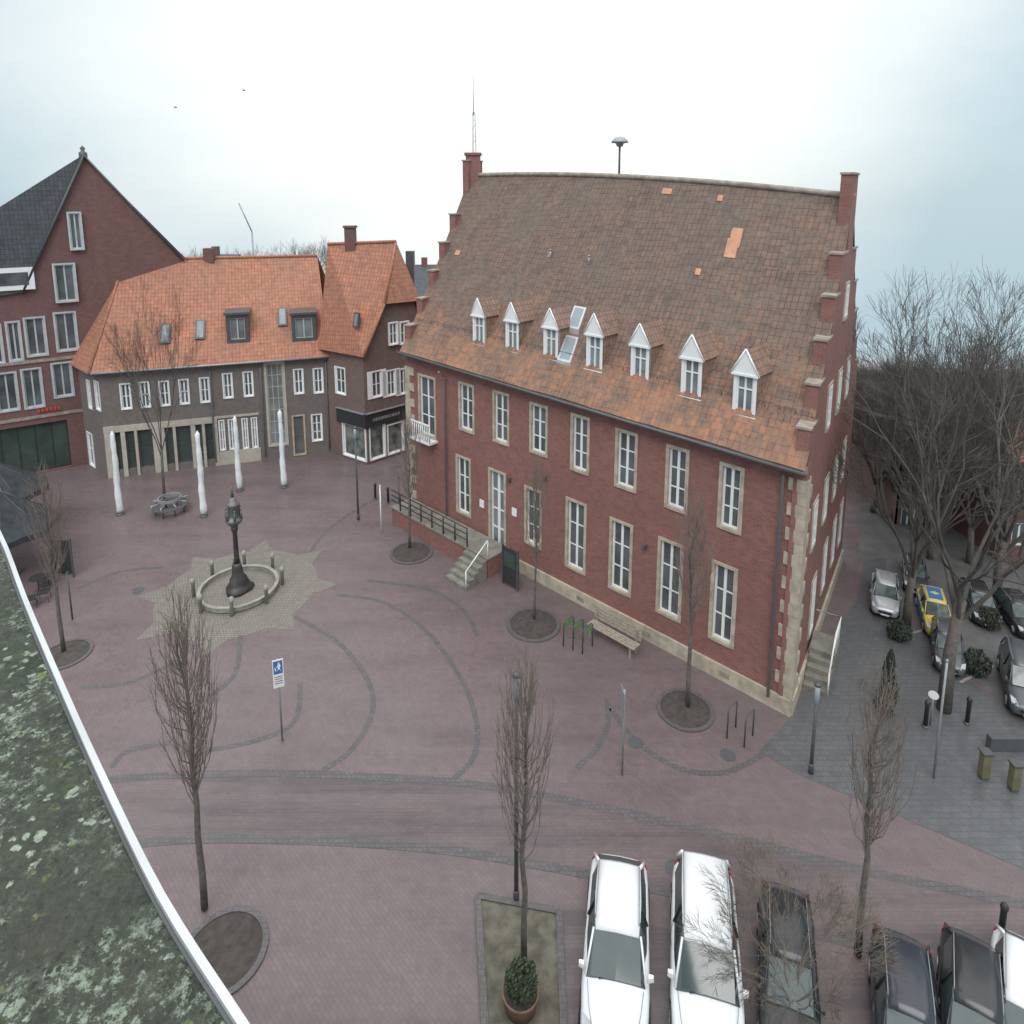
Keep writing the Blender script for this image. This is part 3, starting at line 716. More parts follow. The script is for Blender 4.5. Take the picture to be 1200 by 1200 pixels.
for h in hl:
    if h in lo: window(h4,f4,h,2,1,sur=.1,surmat='alu',frmat='alu',dep=.15,gmat='glass')
    else: window(h4,Fr(f4.O+f4.n*.2,f4.u,f4.n),h,2,1,sur=.1,surmat='alu',frmat='alu',dep=.15,gmat='glass')
window(h4,f4,gd,5,1,sur=.0,frmat='black',gmat='gglass',dep=.25,name='shop_window')
for zz in (f4.px(60,421)[1],f4.px(60,486)[1]):
    mb=MB(); f4.box(mb,0,LX,zz-.1,zz+.1,.003,.06); mb.build('string_course',M['copst'],h4)
hipL=f4.P(-4,ez-1.0,.4)
mb=MB(); mb.poly(f4.P(ax,az+.15,.15),f4.P(ex,ez,.15),hipL); mb.poly(f4.P(ax,az+.15,.15),hipL,f4.P(-4,ez-1,-8),f4.P(ax,az+.15,-2.2))
mb.poly(f4.P(ax,az+.08,.05),f4.P(rx+.3,rzz,.05),f4.P(rx+.3,rzz,-2.2),f4.P(ax,az+.08,-2.2))
r4=mb.build('roof',M['dtile'],h4)
mb=MB(); mb.tube([f4.P(ex-.1,ez-.1,.2),f4.P(ax,az+.1,.2)],.09,4); mb.build('verge',M['dgrey'],r4)
mb=MB(); mb.tube([f4.P(ax,az+.1,.1),f4.P(rx,rzz+.05,.1)],.07,4); mb.build('verge',M['dgrey'],r4)
p=f4.P(ax,az-.2,-.6); mb=MB(); mb.lathe([(.25,0),(.25,.5),(.1,.6),(.16,.8),(.02,.95)],p,8); mb.build('finial',M['dgrey'],r4)
q0,q1,q2=f4.P(ax,az+.15,.15),f4.P(ex,ez,.15),hipL
for (x,y) in ((40,272),(52,262),(30,290),(62,246)): skylight(h4,x,y,.55,1.2,q0,q1,q2,(q1-q2).normalized())
a,z=f4.px(14,338); mb=MB(); f4.box(mb,a-2.2,a+1.2,z-.1,z+1.3,-1.4,.25); o=mb.build('dormer',M['white'],h4)
mb=MB(); f4.box(mb,a-1.9,a+.9,z+.2,z+1.0,.252,.27); mb.build('pane',M['glass'],o)
a,z=f4.px(44,483); mb=MB(); x=a
for k in range(6):
    w=.13; f4.box(mb,x,x+w,z,z+.2,.07,.1); x+=.22
mb.build('sign_letters',M['red'],h4)

# ---------------- background houses
def simple_house(px0,px1,ybase,ytop,Y,dep,wallm,roofm,label,eh=.55,name='house',wins=3,group=None):
    p=AT(px0,ybase,Y); q=AT(px1,ybase,Y); z0=terr(p.x,p.y)-.5; p.z=0;q.z=0
    zt=HZ(ytop,AT(600,300,Y+dep/2)); 
    f=frm(p,q); ze_=max(zt-(zt-z0)*(1-eh),z0+1); r=empty(name,(p.x,p.y,z0),label,'house',group)
    mb=MB(); hs=[]
    rows=2 if ze_-z0>4.5 else 1
    for j in range(rows):
        for i in range(wins):
            c=f.L*(i+.5)/wins; zz=ze_-1.9-j*2.7; hs.append((c-.4,c+.4,zz,zz+1.2))
    wall(mb,f,0,f.L,z0,ze_,hs,depth=.2)
    for a in (0,f.L):
        mb.poly(f.P(a,z0),f.P(a,ze_),f.P(a,zt-.05,-dep/2),f.P(a,ze_,-dep),f.P(a,z0,-dep))
    mb.poly(f.P(0,z0,-dep),f.P(0,ze_,-dep),f.P(f.L,ze_,-dep),f.P(f.L,z0,-dep))
    mb.build('wall',M[wallm],r)
    for h in hs: window(r,f,h,2,1,sur=0,dep=.1)
    mb=MB(); o=.3
    mb.poly(f.P(-o,ze_-.1,.4),f.P(f.L+o,ze_-.1,.4),f.P(f.L+o,zt,-dep/2),f.P(-o,zt,-dep/2)); mb.poly(f.P(-o,ze_-.1,-dep-.4),f.P(-o,zt,-dep/2),f.P(f.L+o,zt,-dep/2),f.P(f.L+o,ze_-.1,-dep-.4))
    rf=mb.build('roof',M[roofm],r)
    p=f.P(f.L*.3,zt,-dep/2); mb=MB(); mb.box(p.x-.35,p.x+.35,p.y-.3,p.y+.3,zt-.6,zt+.9); mb.build('chimney',M['dbrick'],rf)
    return r
simple_house(1176,1270,652,490,30,5,'dbrick','otile','brick house with orange roof at the right edge behind the big tree',.85)
simple_house(1048,1150,640,462,34,8,'mbrick','dtile','dark brick house behind the bare trees right of the town hall',.72,wins=4)
simple_house(1012,1046,600,505,45,8,'mbrick','dtile','small dark house glimpsed close beside the town hall gable',.6,wins=2)
simple_house(484,512,380,310,78,10,'gbrick','dtile','dark roofed house between the corner house and the town hall',.5)
simple_house(225,262,400,298,70,10,'dbrick','dtile','house whose chimney and dark ridge show over the long orange roof',.7)

# ---------------- trees
def tubes_tree(spec,k=1.0):
    mb=MB()
    for pts,rad,n in spec: mb.tube(pts,[r*k for r in rad],n,True,False)
    return mb
def col_tree(seed,h=8.0,th=2.6,w=1.35,nb=70,tm='twig'):
    rnd=random.Random(seed); root=bpy.data.objects.new('bare_tree',None); COL.objects.link(root); ORG[root]=Vector()
    tr=[Vector((rnd.uniform(-.05,.05)*i/3,rnd.uniform(-.05,.05)*i/3,h*.92*i/8)) for i in range(9)]
    MB().tube(tr,[.07*(1-i/8)**.8+.01 for i in range(9)],8).build('trunk',M['bark'],root)
    sp_=[]
    for i in range(nb):
        t=(i+rnd.random())/nb; z=th+(h*.84-th)*t; a=rnd.uniform(0,6.283)
        prof=math.sin(math.pi*min(1,(t*.8+.12))**.75)**.9
        out=w/2*prof*rnd.uniform(.55,1.1); Ln=(1.1+1.6*(1-t))*rnd.uniform(.7,1.15)
        if z+Ln>h: Ln=max(.3,h-z+rnd.uniform(-.3,.1))
        D=Vector((math.cos(a),math.sin(a),0)); b0=Vector((0,0,z))
        pts=[b0,b0+D*out*.6+Vector((0,0,Ln*.25)),b0+D*out*.95+Vector((0,0,Ln*.6)),b0+D*out+Vector((rnd.uniform(-.06,.06),rnd.uniform(-.06,.06),Ln))]
        sp_.append((pts,[.016,.010,.007,.003],4))
        for j in range(9):
            q=rnd.random()*.9+.1; k=min(int(q*3),2); fr_=q*3-k; s0=pts[k].lerp(pts[k+1],fr_)
            dv=(D*rnd.uniform(-.1,.6)+Vector((rnd.uniform(-.5,.5),rnd.uniform(-.5,.5),rnd.uniform(.8,1.8)))).normalized()*rnd.uniform(.2,.55)
            sp_.append(([s0,s0+dv*.5+Vector((0,0,.02)),s0+dv+Vector((0,0,.06))],[.0055,.004,.002],3))
    tubes_tree(sp_).build('crown',M[tm],root)
    return root
protos=[col_tree(1),col_tree(2,nb=80),col_tree(3,w=1.5)]
used=set()
def put_tree(k,px,py,ytop,label,wide=1.0,rot=0,group='columnar bare trees on the square'):
    p=G(px,py); hh=HZ(ytop,p)
    o=protos[k] if k not in used else copy_tree(protos[k]); used.add(k)
    o.location=p+Vector((0,0,.05)); s=hh/8.0; o.scale=(s*wide,s*wide,s); o.rotation_euler=(R(random.uniform(-1,1)),R(random.uniform(-1,1)),rot)
    tag(o,label,'tree',group); return o
def pit(px,py,r,label):
    p=G(px,py); root=empty('tree_pit',p,label,'tree pit','round tree pits')
    MB().ring(p,r*.86,r,0,.05,36).build('cobble_edge',M['cobble'],root)
    mb=MB(); n=36; vs=[(p.x,p.y,.10)]+[(p.x+r*.86*math.cos(6.2832*i/n),p.y+r*.86*math.sin(6.2832*i/n),.025) for i in range(n)]
    mb.add(vs,[(0,i+1,(i+1)%n+1) for i in range(n)],True); mb.build('soil',M['soil'],root)
T=[(0,75,765,540,'columnar bare tree beside the grey parasols','round tree pit beside the grey parasols',77,767,.95),
(1,480,643,482,'columnar bare tree left of the town hall steps','round tree pit left of the town hall steps',482,648,1.1),
(2,626,728,530,'columnar bare tree in front of the town hall between door and green racks','round tree pit right of the town hall steps',625,732,1.15),
(0,806,830,570,'columnar bare tree by the right half of the town hall facade','round tree pit in front of the right half of the town hall',803,832,1.0)]
for i,(k,x,y,yt,lb,lp,dx,dy,rr) in enumerate(T):
    put_tree(k,x,y,yt,lb,rot=i*1.3,wide=1.05 if i!=2 else .8); pit(dx,dy,rr,lp)
put_tree(1,240,1066,690,'columnar bare tree at the lower left near the lichen roof',1.0,2); pit(262,1116,1.03,'round tree pit at the lower left next to the roof edge')
put_tree(2,614,1125,752,'columnar bare tree in the rectangular bed left of the white cars',.95,1)
put_tree(0,1005,1120,772,'columnar bare tree behind the dark cars at the lower right',1.1,4)
def spread(seed,h,spreadw,th,depth=5,r0=.2,nb=3,name='bare_tree',mt='twigd',kr=1.0):
    rnd=random.Random(seed); root=bpy.data.objects.new(name,None); COL.objects.link(root); ORG[root]=Vector()
    tr=[Vector((0,0,0)),Vector((rnd.uniform(-.1,.1),rnd.uniform(-.1,.1),th*.5)),Vector((rnd.uniform(-.15,.15),0,th))]
    MB().tube(tr,[r0*1.2,r0,r0*.85],10).build('trunk',M['bark' if mt!='twigf' else 'twigf'],root)
    sp_=[]; L0_=(h-th)*.36
    def rec(p,d,L,r,k):
        m1=p+d*L*.5+Vector((rnd.uniform(-1,1),rnd.uniform(-1,1),rnd.uniform(-.5,.5)))*L*.07; q=p+d*L
        sp_.append(([p,m1,q],[r,r*.85,r*.65],7 if k>3 else (4 if k>1 else 3)))
        if k==0: return
        n_=rnd.choice((2,3)) if k<depth else nb+1
        if k<=2: n_=4
        for i in range(n_):
            a=rnd.uniform(0,6.283); tilt=rnd.uniform(.25,.75) if i else rnd.uniform(.05,.3)
            o=d.orthogonal().normalized(); o.rotate(Matrix.Rotation(a,3,d)) 
            nd=(d*math.cos(tilt)+o*math.sin(tilt)); nd.x*=spreadw; nd.y*=spreadw; nd.z+=.12; nd.normalize()
            s0=m1.lerp(q,rnd.uniform(.2,1)) if i else q
            rec(s0,nd,L*rnd.uniform(.6,.82),max(r*.58,.005),k-1)
    for i in range(nb+2):
        a=6.283*i/(nb+2)+rnd.random(); d=Vector((math.cos(a)*.5*spreadw,math.sin(a)*.5*spreadw,1)).normalized()
        rec(Vector((tr[2].x,tr[2].y,th*(.75+.25*rnd.random()))),d,L0_*rnd.uniform(.8,1.1),r0*.42,depth)
    tubes_tree(sp_,kr).build('crown',M[mt],root); return root
def place(o,px,py,label,cat='tree',group=None,z=0,ytop=None,h=None):
    p=G(px,py); o.location=(p.x,p.y,z)
    if ytop: s=HZ(ytop,p)/h; o.scale=(s,s,s)
    return tag(o,label,cat,group)
big=spread(11,12,.95,3.4,6,.16,3,kr=1.0); place(big,1106,832,'large spreading bare tree in front of the right car park',ytop=335,h=12.2)
o=spread(12,10,.85,2.4,5,.13,4,kr=1.2); place(o,1062,735,'bare tree behind the small conifer right of the town hall',ytop=430,h=10)
o=spread(13,11,1.05,2.4,5,.14,4,kr=1.2); place(o,1168,700,'bare tree at the right edge beyond the parked cars',ytop=375,h=11)
fgt=spread(14,4.0,1.2,1.0,5,.04,4,mt='twigb',kr=.8); place(fgt,925,1215,'grey-brown twiggy bare shrub tree over the dark cars at the bottom',ytop=1015,h=4.6)
fr_t=spread(17,11,1.0,3,5,.13,3); far=fr_t; place(far,193,588,'thin bare tree inside the round bench by the shops',ytop=352,h=11); far.scale=(far.scale[0]*.55,far.scale[1]*.55,far.scale[2])
bgs=[(1022,600,405),(1045,610,420),(1085,615,400),(1120,610,400),(1155,600,395),(1190,600,405),(1225,620,400),(1014,575,420),(1034,560,418),(1062,570,405),(1100,575,400),(1138,570,398),(1172,575,400),(1135,660,420),(1090,655,430)]
bt=spread(15,9,1.0,1.6,5,.12,4,kr=1.35)
for i,(x,y,t) in enumerate(bgs):
    q=bt if i==0 else copy_tree(bt); place(q,x,y,'bare tree in the dense rows behind the right car park','tree','rows of bare trees behind the car park',ytop=t,h=9); q.rotation_euler.z=i*1.1
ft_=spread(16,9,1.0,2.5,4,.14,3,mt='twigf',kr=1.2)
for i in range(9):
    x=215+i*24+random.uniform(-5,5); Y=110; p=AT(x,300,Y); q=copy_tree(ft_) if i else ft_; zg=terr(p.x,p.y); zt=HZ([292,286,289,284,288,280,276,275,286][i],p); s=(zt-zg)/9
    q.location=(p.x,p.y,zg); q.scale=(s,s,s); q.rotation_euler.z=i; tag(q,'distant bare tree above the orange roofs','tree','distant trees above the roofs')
def leaves(fn,n,size,seed,mat,name,parent):
    rnd=random.Random(seed); mb=MB()
    for i in range(n):
        p=fn(rnd); a=Vector((rnd.gauss(0,1),rnd.gauss(0,1),rnd.gauss(0,1))).normalized(); b=a.orthogonal().normalized(); s=size*rnd.uniform(.6,1.3)
        c=a.cross(b); mb.poly(p-b*s,p+c*s*.5,p+b*s,p-c*s*.5)
    return mb.build(name,mat,parent)
def cone(h,r):
    def f(rnd):
        t=rnd.random()**1.3; a=rnd.uniform(0,6.283); rr=r*(1-t)**.6*(.75+.3*math.sin(a*3+t*9))*rnd.uniform(.5,1)
        return Vector((rr*math.cos(a),rr*math.sin(a),.15+t*h))
    return f
def blob(rx,rz_,zc_):
    def f(rnd):
        v=Vector((rnd.gauss(0,1),rnd.gauss(0,1),rnd.gauss(0,1))).normalized()*rnd.uniform(.7,1)
        k=1+.18*math.sin(v.x*7)*math.cos(v.y*6); return Vector((v.x*rx*k,v.y*rx*k,zc_+v.z*rz_*k))
    return f
def shrub(px,py,fn,n,size,label,cat,name,h,mat='leafd',group=None):
    p=G(px,py); root=empty(name,(0,0,0),label,cat,group,local=True)
    MB().tube([(0,0,0),(0,0,h*.6)],[.06,.03],6).build('stem',M['bark'],root); leaves(fn,n,size,int(px),M[mat],'foliage',root)
    root.location=p; return root
shrub(1038,832,cone(2.2,.42),2400,.07,'small dark green conifer beside the town hall gable','conifer','conifer',2.2)
s_=shrub(610,1182,blob(.36,.34,.78),2400,.05,'round green shrub rising from the wooden tub by the white cars','shrub','shrub',1.0,'leafm'); 
p=G(610,1182); o=empty('planter_tub',p,'round brown tub under the green shrub in the rectangular bed','planter'); MB().lathe([(.34,.05),(.40,.42),(.42,.5),(.38,.5),(.36,.44)],p,20).build('tub',M['bwood'],o); MB().lathe([(.35,.42),(.35,.45)],p,20,False).build('soil',M['soil'],o)
shrub(1143,790,blob(.42,.5,.5),1800,.07,'green hedge bush between the parked cars at the right','shrub','shrub',.8,'leafd')
shrub(1158,735,blob(.45,.4,.4),1500,.07,'low dark bush farther back in the right car park','shrub','shrub',.8,'leafd')
shrub(1052,748,blob(.45,.35,.35),1500,.07,'low bush at the foot of the tree behind the conifer','shrub','shrub',.8,'leafd')
bedp=[G(560,1052),G(655,1070),G(662,1240),G(570,1240)]
bd=empty('planting_bed',V2(bedp[0]),'rectangular mossy planting bed with cobble edging left of the white cars','planting bed')
mb=MB(); mb.poly(*[p+Vector((0,0,.05)) for p in bedp][::-1]); mb.build('soil',M['moss'],bd)
mb=MB()
for i in range(4):
    a=bedp[i];b=bedp[(i+1)%4]; n_=Vector((-(b-a).y,(b-a).x,0)).normalized()*.08
    mb.hexa([a-n_,b-n_,b+n_,a+n_]+[q+Vector((0,0,.09+.002*i)) for q in (a-n_,b-n_,b+n_,a+n_)])
mb.build('edging',M['cobble'],bd)

# ---------------- fountain
ft=empty('fountain',FC,'round stone fountain with a dark sculpted column in the middle of the square','fountain')
MB().ring(FC,1.64,1.74,.05,.22,40).build('basin_wall',M['stone2'],ft)
MB().ring(FC,1.61,1.77,.22,.27,40).build('basin_rim',M['stone2'],ft)
MB().lathe([(1.64,0),(1.64,.05)],FC,40,False).build('basin_floor',M['sandp'],ft)
for k in range(8):
    a=6.2832*k/8+.25; c=(FC.x+1.92*math.cos(a),FC.y+1.92*math.sin(a),0)
    MB().lathe([(.08,0),(.08,.65),(.11,.68),(.12,.8),(.08,.88),(.02,.92)],c,10).build('post',M['stone2'],ft)
MB().lathe([(.62,.05),(.6,.2),(.48,.3),(.42,.45),(.36,.7),(.24,.85),(.22,1.2),(.17,1.4)],FC,12,True,.12).build('pedestal',M['bronze'],ft)
MB().lathe([(.15,1.4),(.11,1.7),(.10,2.9),(.15,3.0),(.15,3.2)],FC,12).build('column',M['bronze'],ft)
mb=MB(); mb.lathe([(.15,3.2),(.24,3.3),(.36,3.45),(.38,3.55),(.26,3.6),(.22,3.7),(.24,4.15),(.30,4.25),(.26,4.3),(.12,4.55),(.05,4.6)],FC,14,True,.06)
mb.build('lantern_top',M['bronze2'],ft)
for k in range(6):
    a=6.2832*k/6; c=Vector((FC.x+.34*math.cos(a),FC.y+.34*math.sin(a),3.55)); m_=MB(); m_.tube([c,c+Vector((0,0,.25)),c+Vector((0,0,.42))],[.05,.06,.02],6); m_.lathe([(.02,0),(.05,.04),(.045,.09),(.01,.12)],c+Vector((0,0,.4)),6); m_.build('figurine',M['bronze2'],ft)
MB().tube([FC+Vector((0,0,4.55)),FC+Vector((0,0,4.9)),FC+Vector((.03,0,5.15))],[.07,.06,.02],8).build('figure',M['bronze2'],ft)
fl=[(141,603,505,'leftmost of the four white furled banner poles'),(239,605,505,'white furled banner pole second from the left'),(281,575,487,'white furled banner pole directly behind the fountain column'),(333,571,480,'rightmost white furled banner pole')]
for (x,y,t,lb) in fl:
    p=G(x,y); h=HZ(t,p); r=empty('banner_pole',p,lb,'flagpole','white furled banner poles')
    MB().tube([p,p+Vector((0,0,h))],.05,8).build('pole',M['alu'],r)
    rnd=random.Random(x); prof=[(.08,.12)]+[(.17+.015*math.sin(i*1.7+x)+.012*rnd.random()-.004*i,.3+(h-.5)*i/16) for i in range(17)]+[(.03,h-.03)]
    MB().lathe(prof,p,12,True,.12).build('furled_banner',M['flag'],r)
    MB().lathe([(.22,0),(.22,.06),(.1,.1)],p,12).build('foot',M['dgrey'],r)
p=G(200,600); rb_=empty('round_bench',p,'round grey metal bench around the thin tree by the shops','bench')
mb=MB(); mb.ring(p,.60,.98,.42,.46,28); mb.build('seat',M['dgrey'],rb_)
mb=MB(); mb.ring(p,.56,.62,.78,.92,28); mb.build('backrest',M['mgrey'],rb_)
for k in range(8):
    a=6.2832*k/8; c=p+Vector((.78*math.cos(a),.78*math.sin(a),0)); q=Vector((math.cos(a),math.sin(a),0))
    MB().tube([c-q*.18+Vector((0,0,.46)),c-q*.18+Vector((0,0,.8))],.02,5).build('support',M['mgrey'],rb_)
    MB().tube([c+q*.2+Vector((0,0,.46)),c+q*.2+Vector((0,0,.68)),c-q*.15+Vector((0,0,.7))],.022,5).build('armrest',M['alu'],rb_)
    MB().tube([c,c+Vector((0,0,.42))],.035,6).build('leg',M['dgrey'],rb_)

# ---------------- parasols and café furniture
def parasol(px,py,label,r=1.65,hc=2.5,hp=3.3,rot=.3):
    p=G(px,py); o=empty('parasol',p,label,'parasol')
    MB().tube([p,p+Vector((0,0,hp+.12))],.045,8).build('pole',M['alu'],o)
    MB().box(p.x-.4,p.x+.4,p.y-.4,p.y+.4,.0,.12).build('base',M['dgrey'],o)
    mb=MB(); n=8
    for k in range(n):
        a=6.2832*k/n+rot;b_=6.2832*(k+1)/n+rot
        A1=p+Vector((r*math.cos(a),r*math.sin(a),hc));B1=p+Vector((r*math.cos(b_),r*math.sin(b_),hc)); C1=p+Vector((0,0,hp)); m1=(A1+B1)/2+Vector((0,0,.06)); mc=(A1+B1+C1)/3-Vector((0,0,.1))
        mb.add([A1,m1,B1,C1,mc],[(0,1,4),(1,2,4),(2,3,4),(3,0,4)])
        dz=Vector((0,0,-.28)); mb.poly(A1,A1+dz,m1+dz,m1); mb.poly(m1,m1+dz,B1+dz,B1)
    mb.build('canopy',M['parasol'],o)
    mb=MB()
    for k in range(n):
        a=6.2832*k/n+rot; mb.tube([p+Vector((r*math.cos(a),r*math.sin(a),hc+.01)),p+Vector((0,0,hp+.02))],.018,4)
    mb.build('ribs',M['dgrey'],o)
parasol(0,634,'large grey cafe parasol farther back at the left edge',2.5,2.8,4.4)
parasol(12,674,'nearer large grey cafe parasol at the left edge',2.2,2.5,4.3,.6)
def chair(px,py,rot,label,name='cafe_chair'):
    o=empty(name,(0,0,0),label,'chair','dark cafe chairs under the parasols',local=True)
    mb=MB(); mb.box(-.22,.22,-.22,.22,.43,.47); mb.build('seat',M['black'],o)
    mb=MB(); 
    for k in range(4): mb.box(-.22,.22,.2,.23,.58+.1*k,.63+.1*k)
    mb.box(-.22,-.19,.2,.23,.45,.95); mb.box(.19,.22,.2,.23,.45,.95); mb.build('backrest',M['black'],o)
    for a in (-1,1):
        for b in (-1,1): MB().tube([(a*.19,b*.19,.43),(a*.22,b*.23,0)],.015,5).build('leg',M['dgrey'],o)
    o.location=G(px,py); o.rotation_euler.z=rot; return o
chair(52,704,.4,'dark cafe chair nearest the columnar tree'); chair(36,712,2.2,'dark cafe chair under the nearer parasol'); chair(58,684,-.8,'dark cafe chair behind, by the parasol edge')
p=G(46,694); o=empty('bistro_table',p,'dark bistro table under the nearer parasol','table'); MB().lathe([(.35,.72),(.35,.75)],p,20,False).build('tabletop',M['black'],o); MB().tube([p,p+Vector((0,0,.72))],.03,6).build('pedestal',M['dgrey'],o); MB().lathe([(.22,0),(.2,.03)],p,16).build('foot',M['dgrey'],o)
p=G(58,690); o=empty('windbreak',p,'dark folded windbreak panel beside the parasols','windbreak'); 
m_=MB(); m_.box(p.x-.5,p.x+.5,p.y+.9,p.y+.95,.2,1.9); m_.build('panel',M['black'],o)
for a in (-.55,.5): m_=MB(); m_.box(p.x+a,p.x+a+.05,p.y+.88,p.y+.97,0,2.0); m_.build('post',M['dgrey'],o)
# ---------------- lamps, posts, signs
def post(px,py,ytop,name,label,cat,group=None):
    p=G(px,py); h=HZ(ytop,p); o=empty(name,p,label,cat,group)
    return p,h,o
for (x,y,t,lb) in ((605,1056,788,'tall dark street lamp beside the rectangular bed'),(420,609,500,'street lamp in front of the corner shop'),(950,906,800,'slim lamp column in front of the town hall corner')):
    p,h,o=post(x,y,t,'street_lamp',lb,'street lamp','dark street lamps')
    MB().tube([p,p+Vector((0,0,h-.7))],[.06,.045],10).build('pole',M['dgrey'],o)
    MB().lathe([(.08,0),(.08,.3),(.06,.35)],p,10).build('pole_base',M['dgrey'],o)
    MB().lathe([(.045,-.75),(.08,-.7),(.08,-.1)],p+Vector((0,0,h)),12).build('lamp_lens',M['mgrey'],o)
    MB().lathe([(.1,-.1),(.1,-.04),(.03,0)],p+Vector((0,0,h)),12).build('lamp_cap',M['dgrey'],o)
def facing(p): 
    d=V2(CAM-p).normalized(); return Fr(p,Vector((-d.y,d.x,0)),d)
p,h,o=post(331,868,772,'traffic_sign','white sign with blue pedestrian panel on a grey post in the open square','sign')
MB().tube([p,p+Vector((0,0,h))],.035,8).build('post',M['mgrey'],o)
f=facing(p); mb=MB(); f.box(mb,-.17,.17,h-1.0,h,.04,.06); bd_=mb.build('board',M['white'],o)
def disc(f,c,z,r,d,n=24): 
    return [f.P(c+r*math.cos(6.2832*k/n),z+r*math.sin(6.2832*k/n),d) for k in range(n)]
mb=MB(); f.box(mb,-.14,.14,h-.5,h-.04,.061,.066); mb.build('blue_panel',M['blue'],bd_)
mb=MB(); mb.poly(*disc(f,.03,h-.12,.03,.071,10)); f.box(mb,-.01,.07,h-.28,h-.16,.067,.071)
mb.tube([f.P(.03,h-.28,.07),f.P(.09,h-.43,.07)],.014,4); mb.tube([f.P(.03,h-.28,.07),f.P(-.03,h-.42,.07)],.014,4); mb.tube([f.P(.06,h-.19,.07),f.P(.1,h-.27,.07)],.01,4)
mb.poly(*disc(f,-.08,h-.27,.02,.071,8)); mb.tube([f.P(-.08,h-.3,.07),f.P(-.08,h-.42,.07)],.018,4); mb.tube([f.P(-.0,h-.2,.07),f.P(-.07,h-.31,.07)],.008,4); mb.build('walker_symbol',M['white'],bd_)
mb=MB()
for k in range(4): f.box(mb,-.12,.12,h-.62-.08*k,h-.60-.08*k,.061,.066)
mb.build('text_lines',M['dgrey'],bd_)
p,h,o=post(729,908,808,'traffic_sign','narrow sign seen edge-on in front of the bench','sign')
MB().tube([p,p+Vector((0,0,h))],.03,8).build('post',M['mgrey'],o)
f=facing(p); f.u,f.n=(f.u*.25+f.n*.97).normalized(),(f.n*.25-f.u*.97).normalized(); mb=MB(); f.box(mb,-.22,.22,h-.95,h,.04,.06); mb.build('board',M['mgrey'],o)
for (x,y,t,lb,mt) in ((447,624,570,'white marker post left of the town hall terrace','white'),(85,726,672,'thin dark post behind the columnar tree at left','dgrey'),(1094,912,775,'tall thin sign pole under the big bare tree','mgrey'),(468,600,560,'dark post by the corner of the town hall terrace','dgrey')):
    p,h,o=post(x,y,t,'post',lb,'post')
    MB().tube([p,p+Vector((0,0,h))],.035,8).build('shaft',M[mt],o); MB().lathe([(.055,0),(.045,.04),(.01,.08)],p+Vector((0,0,h)),8).build('cap',M[mt],o)
p=G(1090,850); 
o=empty('traffic_sign',p,'small round-topped sign on a short pole at the car park entrance','sign'); MB().tube([p,p+Vector((0,0,1.3))],.03,6).build('post',M['mgrey'],o)
f=facing(p); mb=MB(); mb.poly(*disc(f,0,1.2,.16,.05)); mb.build('sign_face',M['white'],o)
for i,(x,y,lb) in enumerate(((1084,852,'dark bollard left of the car park entrance'),(1133,848,'dark bollard right of the big bare tree'),(455,590,'dark bollard by the corner shop'),(440,585,'dark bollard farther left by the corner shop'),(1172,1100,'black bollard behind the white car at the right edge'))):
    p=G(x,y); o=empty('bollard',p,lb,'bollard','dark bollards')
    MB().lathe([(.07,0),(.07,.85),(.09,.88),(.09,.95),(.05,1.02),(.01,1.05)],p,10).build('shaft',M['black'],o); MB().lathe([(.11,0),(.11,.05),(.075,.08)],p,10).build('collar',M['dgrey'],o)
for (x,y,lb) in ((1152,912,'left olive litter bin at the car park edge'),(1187,926,'right olive litter bin at the car park edge')):
    p=G(x,y); o=empty('litter_bin',p,lb,'litter bin','olive litter bins'); MB().box(p.x-.13,p.x+.13,p.y-.12,p.y+.12,.1,.9).build('body',M['pole_y'],o,.02); MB().box(p.x-.16,p.x+.16,p.y-.15,p.y+.15,.9,.96).build('lid',M['dgrey'],o); MB().box(p.x-.11,p.x+.11,p.y-.1,p.y+.1,0,.1).build('foot',M['dgrey'],o)
for (x,y,lb) in ((853,885,'round manhole cover by the cobble arc'),(162,692,'manhole cover left of the fountain'),(790,1018,'manhole cover in the road above the white cars'),(745,870,'small manhole cover by the edge-on sign')):
    p=G(x,y); o=tag(MB().lathe([(.25,.005),(.25,.014),(.2,.016)],p,24,False).build('manhole_cover',M['dgrey']),lb,'manhole cover','manhole covers')
s,_=fr.px(738,745); c=fr.P(s,0,1.0); bn=empty('park_bench',c,'weathered wooden bench against the town hall wall','bench')
fb=Fr(c,fr.u,fr.n); bl=1.15; s_=MB()
for k in range(4): fb.box(s_,-bl,bl,.43,.47,.02+.12*k,.11+.12*k)
s_.build('seat',M['wood'],bn); s_=MB()
for k in range(4): fb.box(s_,-bl,bl,.55+.12*k,.64+.12*k,-.06-.02*k,-.03-.02*k)
s_.build('backrest',M['wood'],bn)
for a in (-bl+.15,bl-.2):
    m_=MB(); fb.box(m_,a,a+.07,0,.43,.0,.07); fb.box(m_,a,a+.07,0,.43,.42,.48); fb.box(m_,a,a+.07,.36,.43,.07,.42); fb.box(m_,a+.01,a+.06,.43,1.0,-.03,.01); m_.build('leg',M['stone2'],bn)
